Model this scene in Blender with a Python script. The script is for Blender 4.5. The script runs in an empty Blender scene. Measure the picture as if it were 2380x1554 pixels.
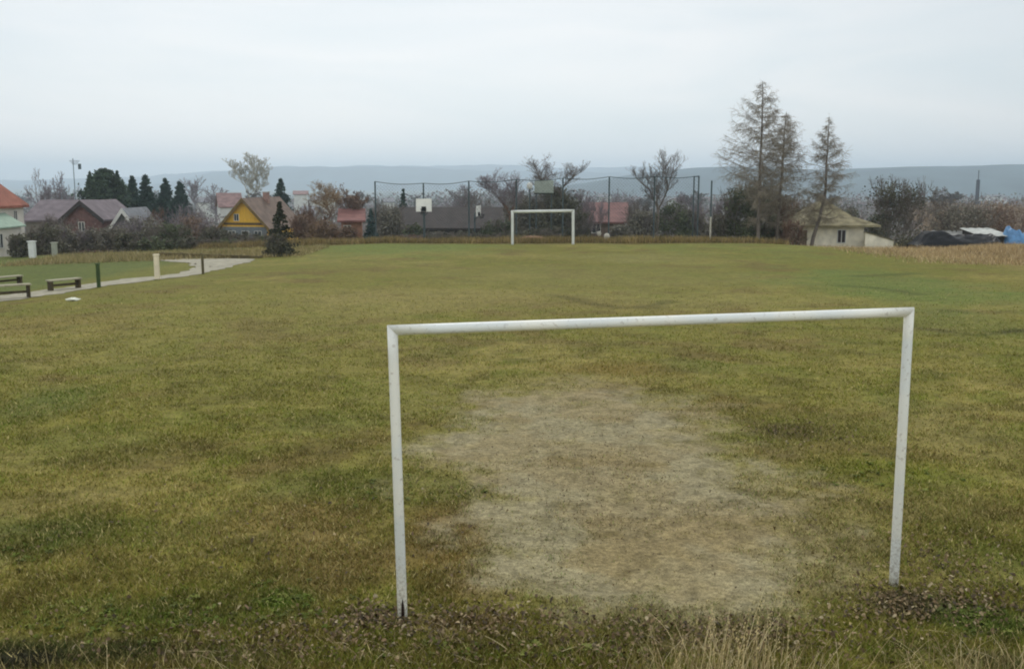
import bpy, math, random
import numpy as np
from mathutils import Vector, Matrix, Euler

# ------------------------------------------------------------------ camera, world, sun, exposure
SC = bpy.context.scene
COL = SC.collection
F, CX, CY = 2300.0, 1190.0, 777.0            # focal length and centre, in 2380-wide photo units
PITCH = math.radians(8.8)
CAM = Vector((0.0, 0.0, 3.05))
cam_d = bpy.data.cameras.new("camera")
cam_d.sensor_width = 36.0
cam_d.lens = F / 2380.0 * 36.0
cam_d.clip_start = 0.1
cam_d.clip_end = 30000
cam = bpy.data.objects.new("camera", cam_d)
COL.objects.link(cam)
cam.location = CAM
cam.rotation_euler = (math.radians(90) - PITCH, 0, 0)
SC.camera = cam

SUN_EL, SUN_AZ = math.radians(44), math.radians(-8)      # ahead of the camera, a little to the left, behind cloud
w = bpy.data.worlds.new("World")
SC.world = w
w.use_nodes = True
nt = w.node_tree
nt.nodes.clear()
N = nt.nodes.new
out = N("ShaderNodeOutputWorld"); bg = N("ShaderNodeBackground")
sky = N("ShaderNodeTexSky"); sky.sky_type = 'NISHITA'; sky.sun_disc = False
sky.sun_elevation = SUN_EL; sky.sun_rotation = SUN_AZ
sky.air_density = 1.0; sky.dust_density = 2.0; sky.ozone_density = 1.0
tc = N("ShaderNodeTexCoord")
mp = N("ShaderNodeMapping"); mp.inputs['Scale'].default_value = (1.0, 1.0, 5.0)
nz = N("ShaderNodeTexNoise"); nz.inputs['Scale'].default_value = 2.6; nz.inputs['Detail'].default_value = 6; nz.inputs['Roughness'].default_value = 0.5
nz.inputs['Distortion'].default_value = 0.5
cr = N("ShaderNodeValToRGB")
cr.color_ramp.elements[0].position = 0.32; cr.color_ramp.elements[0].color = (6.95, 7.6, 7.9, 1)
cr.color_ramp.elements[1].position = 0.60; cr.color_ramp.elements[1].color = (8.3, 8.45, 8.5, 1)
# overcast veil is brighter round the hidden sun
sund = N("ShaderNodeCombineXYZ")
sd = Vector((math.sin(SUN_AZ) * math.cos(SUN_EL), math.cos(SUN_AZ) * math.cos(SUN_EL), math.sin(SUN_EL)))
for i in range(3): sund.inputs[i].default_value = sd[i]
dot = N("ShaderNodeVectorMath"); dot.operation = 'DOT_PRODUCT'
mr = N("ShaderNodeMapRange"); mr.inputs['From Min'].default_value = 0.62; mr.inputs['From Max'].default_value = 1.0
mr.inputs['To Min'].default_value = 0.80; mr.inputs['To Max'].default_value = 1.10
mul = N("ShaderNodeVectorMath"); mul.operation = 'SCALE'
mix = N("ShaderNodeMix"); mix.data_type = 'RGBA'; mix.inputs['Factor'].default_value = 0.88
L = nt.links.new
L(tc.outputs['Generated'], mp.inputs['Vector']); L(mp.outputs[0], nz.inputs['Vector']); L(nz.outputs['Fac'], cr.inputs[0])
L(tc.outputs['Generated'], dot.inputs[0]); L(sund.outputs[0], dot.inputs[1]); L(dot.outputs['Value'], mr.inputs['Value'])
sxyz = N("ShaderNodeSeparateXYZ"); L(tc.outputs['Generated'], sxyz.inputs[0])
mh = N("ShaderNodeMapRange"); mh.inputs['From Min'].default_value = 0.0; mh.inputs['From Max'].default_value = 0.22; mh.inputs['To Min'].default_value = 1.22; mh.inputs['To Max'].default_value = 1.0
L(sxyz.outputs['Z'], mh.inputs['Value'])
mm_ = N("ShaderNodeMath"); mm_.operation = 'MULTIPLY'; L(mr.outputs[0], mm_.inputs[0]); L(mh.outputs[0], mm_.inputs[1])
# the cloud away from the sun, behind the camera, is lit frontally and brighter
mbk = N("ShaderNodeMapRange"); mbk.inputs['From Min'].default_value = -0.45; mbk.inputs['From Max'].default_value = 0.45; mbk.inputs['To Min'].default_value = 1.75; mbk.inputs['To Max'].default_value = 1.0
L(dot.outputs['Value'], mbk.inputs['Value'])
mm2 = N("ShaderNodeMath"); mm2.operation = 'MULTIPLY'; L(mm_.outputs[0], mm2.inputs[0]); L(mbk.outputs[0], mm2.inputs[1])
L(cr.outputs[0], mul.inputs[0]); L(mm2.outputs[0], mul.inputs['Scale'])
L(sky.outputs[0], mix.inputs['A']); L(mul.outputs[0], mix.inputs['B'])
L(mix.outputs['Result'], bg.inputs['Color']); bg.inputs['Strength'].default_value = 0.095
L(bg.outputs[0], out.inputs[0])

sl = bpy.data.lights.new("sun", 'SUN'); sl.energy = 1.2; sl.angle = math.radians(25); sl.color = (1.0, 0.97, 0.92)
so = bpy.data.objects.new("sun", sl); COL.objects.link(so)
so.rotation_euler = sd.to_track_quat('Z', 'Y').to_euler()

SC.view_settings.view_transform = 'Standard'
SC.view_settings.look = 'None'
SC.view_settings.exposure = 0.24
SC.view_settings.gamma = 1.0
SC.render.engine = 'CYCLES'
SC.cycles.volume_bounces = 3
SC.cycles.max_bounces = 5
SC.cycles.use_denoising = True
try: SC.cycles.pixel_filter_type = 'BLACKMAN_HARRIS'; SC.cycles.filter_width = 2.0
except Exception: pass
HAZE_DENSITY = 3.8e-4

rnd = random.Random(7)
RNG = np.random.default_rng(11)

# ------------------------------------------------------------------ helpers
def lin(r, g, b, k=1.0):
    f = lambda c: ((c / 255 + 0.055) / 1.055) ** 2.4 if c > 10 else c / 255 / 12.92
    return (f(r) * k, f(g) * k, f(b) * k)

def ray(px, py):
    dx = (px - CX) / F; dy = -(py - CY) / F
    y = math.cos(PITCH) + math.sin(PITCH) * dy
    z = -math.sin(PITCH) + math.cos(PITCH) * dy
    return dx / y, z / y

def at(px, py, Y):
    a, b = ray(px, py)
    return Vector((a * Y, Y, CAM.z + b * Y))

def xat(px, Y, py=500): return ray(px, py)[0] * Y
def zat(py, Y): return CAM.z + ray(CX, py)[1] * Y

def vnoise(x, y, seed=0):
    x = np.asarray(x, float); y = np.asarray(y, float)
    xi = np.floor(x).astype(np.int64); yi = np.floor(y).astype(np.int64)
    xf = x - xi; yf = y - yi
    u = xf * xf * (3 - 2 * xf); v = yf * yf * (3 - 2 * yf)
    def h(a, b):
        n = (a * 374761393 + b * 668265263 + seed * 974711) & 0xffffffff
        n = ((n ^ (n >> 13)) * 1274126177) & 0xffffffff
        n = n ^ (n >> 16)
        return (n & 0xffff) / 65535.0
    return (h(xi, yi) * (1 - u) + h(xi + 1, yi) * u) * (1 - v) + (h(xi, yi + 1) * (1 - u) + h(xi + 1, yi + 1) * u) * v

def fbm(x, y, freq, seed=0, octv=4, gain=0.5):
    s = 0; a = 1; t = 0
    for k in range(octv):
        c, sn = math.cos(0.6 * k), math.sin(0.6 * k)
        s = s + a * vnoise((x * c - y * sn) * freq, (x * sn + y * c) * freq, seed + k * 17); t += a
        a *= gain; freq *= 2.03
    return s / t

def sstep(a, b, x):
    t = np.clip((np.asarray(x, float) - a) / (b - a), 0, 1)
    return t * t * (3 - 2 * t)

def gz(x, y):
    """ground height"""
    x = np.asarray(x, float); y = np.asarray(y, float)
    z = -0.8 * sstep(2, 62, y) * 0.35 - 0.52 * np.clip((y - 8) / 54, 0, 1)
    z = z - 0.035 * np.clip(-x - 8, 0, 60) * sstep(12, 30, y)
    ye = 62.5 - np.clip((x - 15) * 1.2, 0, 6.5) + np.clip((x - 25) * 1.0, 0, 6.5)
    z = z - 0.04 * np.clip(y - ye, 0, 18) * np.clip((x - 15) / 3, 0, 1) - 0.055 * np.clip(y - ye, 0, 90) - 0.02 * np.clip(y - 152, 0, 1150)
    bank = np.clip((5.0 - y) / 3.6, 0, 1)
    z = z + 1.45 * bank * bank * (3 - 2 * bank)
    z = z + 0.10 * (fbm(x, y, 0.09, 5, 3) - 0.5) * sstep(8, 25, y) * 2
    return z

def micro(x, y):
    k = np.clip(1 - (np.asarray(y) - 4) / 60, 0, 1)
    return k * (0.045 * (fbm(x, y, 1.3, 21, 3) - 0.5) + 0.03 * (fbm(x, y, 5.0, 23, 3) - 0.5))

def g1(x, y): return float(gz(x, y))

def hit(px, py):
    a, b = ray(px, py)
    lo = 1.0
    for i in range(4000):
        hi = lo * 1.01 + 0.01
        if CAM.z + b * hi <= g1(a * hi, hi):
            for _ in range(12):
                m = (lo + hi) / 2
                if CAM.z + b * m <= g1(a * m, m): hi = m
                else: lo = m
            return a * hi, hi
        lo = hi
        if lo > 3000: return a * lo, lo
    return a * lo, lo

# --- materials
MATS = {}
def mat(name, rgb, rough=0.85, var=0.25, scale=3.0, bump=0.0, metallic=0.0, rgb2=None, detail=5, spec=0.3, attr=None, stretch=None):
    if name in MATS: return MATS[name]
    m = bpy.data.materials.new(name); m.use_nodes = True
    t = m.node_tree; n = t.nodes; b = n['Principled BSDF']
    b.inputs['Roughness'].default_value = rough
    b.inputs['Metallic'].default_value = metallic
    b.inputs['Specular IOR Level'].default_value = spec
    nz = n.new('ShaderNodeTexNoise'); nz.inputs['Scale'].default_value = scale; nz.inputs['Detail'].default_value = detail
    g = n.new('ShaderNodeTexCoord')
    if stretch:
        mp = n.new('ShaderNodeMapping'); mp.inputs['Scale'].default_value = stretch
        t.links.new(g.outputs['Object'], mp.inputs[0]); t.links.new(mp.outputs[0], nz.inputs['Vector'])
    else:
        t.links.new(g.outputs['Object'], nz.inputs['Vector'])
    mx = n.new('ShaderNodeMix'); mx.data_type = 'RGBA'
    rp = n.new('ShaderNodeMapRange'); rp.inputs['From Min'].default_value = 0.35; rp.inputs['From Max'].default_value = 0.65
    t.links.new(nz.outputs['Fac'], rp.inputs['Value']); t.links.new(rp.outputs[0], mx.inputs['Factor'])
    if attr:
        at_ = n.new('ShaderNodeAttribute'); at_.attribute_name = attr
        for sock, k in (('A', 1 - var), ('B', 1 + var)):
            v = n.new('ShaderNodeVectorMath'); v.operation = 'SCALE'; v.inputs['Scale'].default_value = k
            t.links.new(at_.outputs['Color'], v.inputs[0]); t.links.new(v.outputs[0], mx.inputs[sock])
    else:
        c2 = tuple(rgb2) if rgb2 is not None else tuple(min(1, c * (1 + var)) for c in rgb)
        c1 = tuple(rgb) if rgb2 is not None else tuple(c * (1 - var) for c in rgb)
        mx.inputs['A'].default_value = (*c1, 1); mx.inputs['B'].default_value = (*c2, 1)
    t.links.new(mx.outputs['Result'], b.inputs['Base Color'])
    if bump:
        bp = n.new('ShaderNodeBump'); bp.inputs['Strength'].default_value = bump; bp.inputs['Distance'].default_value = 0.02
        t.links.new(nz.outputs['Fac'], bp.inputs['Height']); t.links.new(bp.outputs[0], b.inputs['Normal'])
    MATS[name] = m
    return m

# --- objects
def np_mesh(name, verts, faces, m=None, colors=None, smooth=False):
    verts = np.asarray(verts, np.float32); faces = np.asarray(faces, np.int32)
    me = bpy.data.meshes.new(name)
    k = faces.shape[1]
    me.vertices.add(len(verts)); me.vertices.foreach_set('co', verts.ravel())
    me.loops.add(faces.size); me.loops.foreach_set('vertex_index', faces.ravel())
    me.polygons.add(len(faces)); me.polygons.foreach_set('loop_start', np.arange(0, faces.size, k, dtype=np.int32))
    me.polygons.foreach_set('loop_total', np.full(len(faces), k, np.int32))
    me.update(calc_edges=True)
    if smooth: me.polygons.foreach_set('use_smooth', np.ones(len(faces), bool))
    if colors is not None:
        a = me.color_attributes.new('Col', 'FLOAT_COLOR', 'POINT')
        c = np.ones((len(verts), 4), np.float32); c[:, :3] = colors
        a.data.foreach_set('color', c.ravel())
    if m: me.materials.append(m)
    return me

def link(name, me, parent=None, loc=(0, 0, 0)):
    o = bpy.data.objects.new(name, me); COL.objects.link(o); o.location = loc
    if parent: o.parent = parent
    return o

def tag(o, label=None, cat=None, group=None, kind=None):
    if label: o['label'] = label
    if cat: o['category'] = cat
    if group: o['group'] = group
    if kind: o['kind'] = kind
    return o

def empty(name, loc, label, cat, group=None, rz=0.0, sc=(1, 1, 1)):
    o = bpy.data.objects.new(name, None); COL.objects.link(o)
    o.location = loc; o.rotation_euler = (0, 0, rz); o.scale = sc
    o.empty_display_size = 0.3
    return tag(o, label, cat, group)

def copy_tree(o, parent=None):
    c = o.copy(); COL.objects.link(c); c.parent = parent
    for ch in list(o.children): copy_tree(ch, c)
    return c

class MB:
    def __init__(s): s.v = []; s.f = []
    def add(s, vs, fs):
        o = len(s.v); s.v += [tuple(v) for v in vs]; s.f += [tuple(i + o for i in f) for f in fs]; return s
    def box(s, x0, x1, y0, y1, z0, z1, M=None):
        vs = [Vector(p) for p in ((x0, y0, z0), (x1, y0, z0), (x1, y1, z0), (x0, y1, z0), (x0, y0, z1), (x1, y0, z1), (x1, y1, z1), (x0, y1, z1))]
        if M: vs = [M @ v for v in vs]
        return s.add(vs, [(0, 3, 2, 1), (4, 5, 6, 7), (0, 1, 5, 4), (1, 2, 6, 5), (2, 3, 7, 6), (3, 0, 4, 7)])
    def tube(s, pts, rs, k=10, cap=True, rot=0.0):
        pts = [Vector(p) for p in pts]
        if not hasattr(rs, '__len__'): rs = [rs] * len(pts)
        rings = []; up = None
        for i, p in enumerate(pts):
            d = (pts[min(i + 1, len(pts) - 1)] - pts[max(i - 1, 0)]).normalized()
            if up is None:
                up = Vector((0, 0, 1)) if abs(d.z) < 0.9 else Vector((0, 1, 0))
            a = d.cross(up).normalized(); b = d.cross(a).normalized()
            rings.append([p + (a * math.cos(rot + 2 * math.pi * j / k) + b * math.sin(rot + 2 * math.pi * j / k)) * rs[i] for j in range(k)])
        vs = [v for r in rings for v in r]; fs = []
        for i in range(len(pts) - 1):
            for j in range(k):
                j2 = (j + 1) % k
                fs.append((i * k + j, i * k + j2, (i + 1) * k + j2, (i + 1) * k + j))
        if cap:
            fs.append(tuple(range(k - 1, -1, -1))); fs.append(tuple((len(pts) - 1) * k + j for j in range(k)))
        return s.add(vs, fs)
    def build(s, name, m, parent=None, loc=(0, 0, 0), smooth=False, bevel=0.0):
        me = bpy.data.meshes.new(name); me.from_pydata(s.v, [], s.f); me.update()
        if smooth: me.polygons.foreach_set('use_smooth', np.ones(len(me.polygons), bool))
        if m: me.materials.append(m)
        o = link(name, me, parent, loc)
        if bevel:
            b = o.modifiers.new('bevel', 'BEVEL'); b.width = bevel; b.segments = 2
        return o

def seg_mesh(name, segs, m, k=3):
    """tapered twigs: rows of p0 p1 r0 r1"""
    s = np.asarray(segs, float); n = len(s)
    p0, p1, r0, r1 = s[:, :3], s[:, 3:6], s[:, 6], s[:, 7]
    d = p1 - p0; d /= np.linalg.norm(d, axis=1, keepdims=True) + 1e-9
    ref = np.where(np.abs(d[:, 2:3]) < 0.8, np.array([[0, 0, 1.0]]), np.array([[1.0, 0, 0]]))
    a = np.cross(d, ref); a /= np.linalg.norm(a, axis=1, keepdims=True) + 1e-9
    b = np.cross(d, a)
    vs = np.zeros((n, 2, k, 3))
    for j in range(k):
        t = 2 * math.pi * j / k
        o = a * math.cos(t) + b * math.sin(t)
        vs[:, 0, j] = p0 + o * r0[:, None]; vs[:, 1, j] = p1 + o * r1[:, None]
    base = (np.arange(n) * 2 * k)[:, None]
    fs = [np.concatenate([base + j, base + (j + 1) % k, base + k + (j + 1) % k, base + k + j], 1) for j in range(k)]
    return np_mesh(name, vs.reshape(-1, 3), np.stack(fs, 1).reshape(-1, 4), m)

def leaf_mesh(name, cen, size, m, rng, elong=1.6, droop=None):
    cen = np.asarray(cen, float); n = len(cen)
    d = rng.normal(size=(n, 3))
    if droop is not None: d = d * 0.5 + droop
    d /= np.linalg.norm(d, axis=1, keepdims=True) + 1e-9
    e = rng.normal(size=(n, 3)); e -= d * (e * d).sum(1, keepdims=True); e /= np.linalg.norm(e, axis=1, keepdims=True) + 1e-9
    s = (np.asarray(size) * rng.uniform(0.6, 1.4, n))[:, None]
    v = np.stack([cen - d * s * elong / 2, cen + e * s * 0.5 , cen + d * s * elong / 2, cen - e * s * 0.5], 1)
    f = np.arange(n * 4).reshape(n, 4)
    return np_mesh(name, v.reshape(-1, 3), f, m)

# ------------------------------------------------------------------ ground
def patch(px, py, rx, ry):
    """turn a spot seen in the photo into an ellipse on the ground: centre and half sizes in metres"""
    x, y = hit(px, py)
    ya = hit(px, py + ry)[1]; yb = hit(px, py - ry)[1]
    return x, (ya + yb) / 2, rx / F * y * 1.02, (yb - ya) / 2

C = lambda r, g, b: np.array(lin(r, g, b))
OLIVE, YELLOW, GREEN, DGREEN = C(124, 117, 58), C(148, 134, 80), C(112, 114, 48), C(76, 86, 40)
TAN, BROWN, DIRT, SOIL = C(138, 124, 90), C(112, 92, 58), C(143, 134, 104), C(66, 58, 48)
PATCHES = [  # px, py, rx, ry, colour, strength
    (300, 800, 700, 120, C(135, 126, 72), .35), (1000, 700, 420, 40, C(146, 132, 84), .6), (1450, 650, 500, 40, C(130, 124, 74), .5),
    (900, 585, 330, 22, C(112, 124, 66), .8), (1750, 590, 420, 26, C(112, 124, 64), .85), (2150, 680, 330, 60, C(102, 118, 60), .75),
    (1500, 600, 200, 14, C(140, 132, 84), .6), (2250, 760, 260, 60, C(104, 110, 58), .5), (300, 640, 300, 40, C(120, 120, 66), .5),
    (1350, 705, 260, 18, C(124, 110, 66), .45), (60, 760, 260, 34, C(128, 112, 64), .6), (1700, 700, 300, 30, C(134, 128, 74), .5),
    (520, 900, 330, 60, C(122, 118, 58), .5), (200, 1040, 300, 60, C(108, 108, 54), .5), (80, 950, 160, 60, C(90, 102, 54), .5),
    (800, 1130, 240, 60, C(98, 100, 46), .75), (300, 1240, 300, 50, C(104, 106, 52), .5), (1000, 830, 120, 24, C(112, 106, 58), .5),
    (680, 1220, 230, 70, C(134, 114, 74), .55), (120, 1180, 180, 60, C(106, 96, 58), .4), (600, 1360, 220, 40, C(100, 104, 44), .5),
    (60, 1270, 180, 80, C(78, 90, 48), .55), (400, 1430, 420, 60, C(76, 86, 42), .6), (660, 1390, 90, 30, C(84, 106, 40), .7),
    (180, 1520, 420, 50, C(66, 70, 48), .8), (40, 1540, 150, 36, C(56, 52, 46), .9), (860, 1320, 160, 60, C(120, 102, 62), .5),
    (560, 1530, 240, 40, C(100, 90, 66), .55), (1090, 1450, 200, 40, C(122, 98, 70), .75), (1150, 1500, 260, 30, C(104, 92, 62), .5),
    (1440, 860, 200, 22, C(120, 100, 52), .7), (1620, 850, 90, 20, C(108, 112, 60), .5), (1950, 1010, 260, 60, C(108, 110, 50), .5),
    (1830, 1005, 120, 22, C(88, 78, 46), .75), (2060, 1100, 240, 60, C(104, 108, 36), .75), (2260, 1030, 180, 120, C(120, 112, 74), .4),
    (2000, 1260, 200, 60, C(108, 104, 54), .5), (2300, 1310, 140, 60, C(96, 100, 52), .5), (2110, 1405, 120, 42, C(72, 62, 50), .9),
    (2290, 1450, 130, 50, C(78, 94, 46), .75), (1700, 1440, 160, 40, C(110, 100, 70), .5), (2120, 1510, 150, 40, C(86, 92, 44), .5),
    (1640, 1490, 260, 40, C(108, 92, 64), .5), (2330, 1540, 120, 30, C(104, 98, 82), .5), (960, 930, 300, 60, C(124, 118, 62), .4),
    (1040, 1160, 100, 60, C(96, 96, 40), .8), (1050, 1250, 150, 90, C(116, 92, 54), .85), (1080, 1360, 160, 60, C(120, 98, 62), .8), (760, 980, 200, 30, C(110, 114, 58), .4),
    (1520, 1500, 420, 36, C(112, 102, 68), .5), (1480, 1430, 320, 40, C(132, 122, 84), .7), (1800, 1290, 330, 130, C(136, 124, 88), .8), (1930, 1180, 200, 60, C(114, 104, 66), .5), (1700, 1150, 200, 70, C(124, 112, 76), .6),
    (1350, 890, 260, 26, C(140, 124, 82), .6), (760, 1310, 200, 90, C(126, 106, 70), .55), (2230, 1180, 200, 70, C(112, 104, 66), .5),
]
DIRT_PATCHES = [(1360, 1000, 310, 104), (1160, 1040, 220, 50), (1430, 1110, 380, 120), (1490, 1230, 400, 140), (1390, 1330, 290, 90),
                (1640, 1180, 230, 60), (1620, 1330, 230, 90)]
PW = [(patch(a, b, c, d), e, f) for a, b, c, d, e, f in PATCHES]
DW = [patch(*p) for p in DIRT_PATCHES]
GREEN_NOTCH = [patch(1010, 1150, 90, 60)]
RUTS = [[(1290, 685), (1370, 705), (1440, 716), (1500, 714), (1560, 700)], [(1960, 664), (2050, 670), (2130, 684)],
        [(2120, 758), (2200, 770), (2280, 778), (2380, 768)], [(2330, 772), (2500, 755)], [(2000, 642), (2120, 636)]]
RW = [[hit(*p) for p in r] for r in RUTS]

def dirtness(x, y):
    n1 = 0.45 * (fbm(x, y, 0.9, 31, 3, 0.6) - 0.5) + 0.75 * (fbm(x, y, 3.2, 35, 5, 0.7) - 0.5)
    d = np.zeros_like(np.asarray(x, float))
    for (cx, cy, rx, ry) in DW:
        q = 1 - np.sqrt(((x - cx) / rx) ** 2 + ((y - cy) / ry) ** 2)
        d = np.maximum(d, sstep(-0.42, 0.52, q + n1 * 1.5))
    for (cx, cy, rx, ry) in GREEN_NOTCH:
        q = 1 - np.sqrt(((x - cx) / rx) ** 2 + ((y - cy) / ry) ** 2)
        d = d * (1 - 0.8 * sstep(-0.1, 0.3, q + n1 * 0.6))
    return d

def seg_dist(x, y, pts):
    best = np.full(np.shape(x), 1e9)
    for (ax, ay), (bx, by) in zip(pts[:-1], pts[1:]):
        dx, dy = bx - ax, by - ay
        t = np.clip(((x - ax) * dx + (y - ay) * dy) / (dx * dx + dy * dy), 0, 1)
        best = np.minimum(best, np.hypot(x - ax - t * dx, y - ay - t * dy))
    return best

PATH_PX = [[(-200, 722), (0, 702), (230, 668), (365, 650), (470, 637), (560, 615), (592, 603)],
           [(-200, 712), (0, 688), (180, 664), (300, 647), (370, 642), (420, 634), (448, 622), (440, 612), (400, 607), (372, 603)]]

def ground_color(x, y):
    x = np.asarray(x, float); y = np.asarray(y, float)
    a = fbm(x, y, 0.22, 1, 5, 0.55)[..., None]; b = fbm(x, y, 0.9, 7, 5, 0.6)[..., None]; c = fbm(x, y, 6.0, 9, 3, 0.6)[..., None]
    col = OLIVE + (YELLOW - OLIVE) * (0.6 * sstep(0.44, 0.66, a))
    col = col + (GREEN - col) * (0.65 * sstep(0.5, 0.68, b))
    col = col + (BROWN - col) * (0.6 * sstep(0.54, 0.72, fbm(x, y, 0.55, 41, 5, 0.6)))[..., None]
    wob = fbm(x, y, 0.8, 51, 4, 0.6) - 0.5
    for (cx, cy, rx, ry), pc, st in PW:
        q = 1 - np.sqrt(((x - cx) / rx) ** 2 + ((y - cy) / ry) ** 2)
        k = (st * sstep(-0.15, 0.65, q + wob * 0.9))[..., None]
        col = col + (pc - col) * k
    # dry reeds area to the right at the field end, rough ground beyond the field
    k = (sstep(-1.0, 3.0, (x - 19.5) + (y - 47) * 0.10 + wob * 4) * sstep(33, 40, y + wob * 10 + (x - 20) * 0.8))[..., None]
    col = col + (C(150, 128, 90) * (0.75 + 0.5 * b) - col) * k
    k = sstep(60, 63, y + wob * 3)[..., None]
    col = col + (C(112, 102, 66) * (0.8 + 0.4 * a) - col) * k
    k = sstep(140, 260, y)[..., None]
    fields = fbm(x, y, 0.004, 3, 3)[..., None]
    col = col + ((C(84, 92, 70) + (C(108, 104, 88) - C(84, 92, 70)) * sstep(0.4, 0.6, fields)) - col) * k
    # left lawn greener
    k = (sstep(15.5, 18, -x + wob * 1) * sstep(28, 32, y) * (1 - sstep(60, 66, y)))[..., None]
    col = col + (C(96, 108, 62) - col) * 0.8 * k
    for r in RW:
        dd = seg_dist(x, y, r)
        wd = 0.012 * y
        col = col * (1 - 0.35 * np.exp(-(dd / wd) ** 2))[..., None]
    mo = fbm(x * 0.8, y, 1.7, 91, 5, 0.65)[..., None]
    nearf = (1 - 0.75 * sstep(10, 40, y))[..., None]
    col = col + (C(92, 84, 44) - col) * (0.52 * sstep(0.53, 0.70, mo) * nearf)
    col = col + (C(158, 142, 92) - col) * (0.25 * sstep(0.56, 0.74, 1 - mo) * nearf)
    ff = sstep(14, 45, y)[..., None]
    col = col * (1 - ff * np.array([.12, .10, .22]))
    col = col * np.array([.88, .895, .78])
    d = dirtness(x, y)[..., None]
    dc = DIRT + (TAN - DIRT) * (0.7 * sstep(0.42, 0.6, b))
    sp = sstep(0.62, 0.72, fbm(x, y * 0.8, 4.5, 61, 3, 0.55))[..., None] 
    sp2 = sstep(0.57, 0.68, fbm(x, y, 1.4, 67, 3, 0.55))[..., None]
    dc = dc + (C(96, 88, 56) - dc) * (0.9 * sp * (0.45 + 0.55 * sp2))  # dark specks, deepened to paint the shade of footprint dimples
    dc = dc + (C(128, 112, 76) - dc) * (0.5 * sp2)
    col = col + (dc - col) * (d * 0.95)
    col = col * (0.78 + 0.44 * c)
    return np.clip(col, 0.004, 1)

def build_ground():
    ys = list(np.linspace(-25, 3.2, 24))
    y = 3.3
    while y < 70: ys.append(y); y *= 1.0056
    while y < 400: ys.append(y); y *= 1.03
    while y < 5600: ys.append(y); y *= 1.08
    ys = np.array(ys)
    s = np.linspace(-1, 1, 521)
    a = 0.62 * np.clip(ys, 4, None) + 1.5; b = 0.5 * np.clip(ys, 60, None) + 10
    X = a[:, None] * s[None] + b[:, None] * (s[None] ** 7)
    Y = np.repeat(ys[:, None], len(s), 1)
    Z = gz(X, Y) + micro(X, Y)
    colr = ground_color(X.ravel(), Y.ravel())
    nr, nc = X.shape
    i = np.arange(nr - 1)[:, None] * nc + np.arange(nc - 1)[None]
    f = np.stack([i, i + 1, i + nc + 1, i + nc], -1).reshape(-1, 4)
    m = mat('ground_turf', (0, 0, 0), rough=0.95, var=0.22, scale=22.0, bump=0.6, attr='Col', spec=0.1, detail=6)
    t = m.node_tree; n = t.nodes; b = n['Principled BSDF']
    lk = b.inputs['Base Color'].links[0].from_socket
    g = n.new('ShaderNodeTexCoord'); n2 = n.new('ShaderNodeTexNoise'); n2.inputs['Scale'].default_value = 75; n2.inputs['Detail'].default_value = 3; n2.inputs['Roughness'].default_value = .7
    n3 = n.new('ShaderNodeTexNoise'); n3.inputs['Scale'].default_value = 7; n3.inputs['Detail'].default_value = 5; n3.inputs['Roughness'].default_value = .7
    t.links.new(g.outputs['Object'], n2.inputs['Vector']); t.links.new(g.outputs['Object'], n3.inputs['Vector'])
    r2 = n.new('ShaderNodeMapRange'); r2.inputs['From Min'].default_value = .36; r2.inputs['From Max'].default_value = .64; r2.inputs['To Min'].default_value = .68; r2.inputs['To Max'].default_value = 1.3
    r3 = n.new('ShaderNodeMapRange'); r3.inputs['From Min'].default_value = .36; r3.inputs['From Max'].default_value = .64; r3.inputs['To Min'].default_value = .80; r3.inputs['To Max'].default_value = 1.18
    t.links.new(n2.outputs['Fac'], r2.inputs['Value']); t.links.new(n3.outputs['Fac'], r3.inputs['Value'])
    mm = n.new('ShaderNodeMath'); mm.operation = 'MULTIPLY'; t.links.new(r2.outputs[0], mm.inputs[0]); t.links.new(r3.outputs[0], mm.inputs[1])
    vs = n.new('ShaderNodeVectorMath'); vs.operation = 'SCALE'; t.links.new(lk, vs.inputs[0]); t.links.new(mm.outputs[0], vs.inputs['Scale']); t.links.new(vs.outputs[0], b.inputs['Base Color'])
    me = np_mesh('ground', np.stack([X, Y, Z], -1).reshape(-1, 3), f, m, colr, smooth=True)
    tag(link('ground', me), kind='structure')
build_ground()

def sheet_from_outline(name, near, far, off, m, n=60):
    """a strip laid over the ground between two outlines given as photo points"""
    A = [hit(*p) for p in near]; B = [hit(*p) for p in far]
    def samp(P):
        d = [0]
        for i in range(1, len(P)): d.append(d[-1] + math.hypot(P[i][0] - P[i - 1][0], P[i][1] - P[i - 1][1]))
        t = np.linspace(0, d[-1], n)
        return np.interp(t, d, [p[0] for p in P]), np.interp(t, d, [p[1] for p in P])
    ax, ay = samp(A); bx, by = samp(B)
    k = 9
    t = np.linspace(0, 1, k)[None]
    X = ax[:, None] * (1 - t) + bx[:, None] * t; Y = ay[:, None] * (1 - t) + by[:, None] * t
    w_ = (fbm(X, Y, 2.2, 3, 4, .65) - 0.5) * 0.8
    X = X + w_ * (np.abs(t - 0.5) > 0.45)
    Z = gz(X, Y) + micro(X, Y) + off
    i = np.arange(n - 1)[:, None] * k + np.arange(k - 1)[None]
    f = np.stack([i, i + k, i + k + 1, i + 1], -1).reshape(-1, 4)
    me = np_mesh(name, np.stack([X, Y, Z], -1).reshape(-1, 3), f, m, smooth=True)
    return tag(link(name, me), kind='structure')
M_path = mat('pale_gravel', C(150, 144, 124), var=0.22, scale=3.0, bump=0.3)
sheet_from_outline('path', PATH_PX[0], PATH_PX[1], 0.014, M_path)
sheet_from_outline('pavement', [(372, 607), (440, 612), (500, 622), (560, 613), (592, 603.5)],
                   [(372, 602.5), (430, 602), (490, 601.5), (540, 601.5), (590, 602)], 0.02, M_path)

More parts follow.
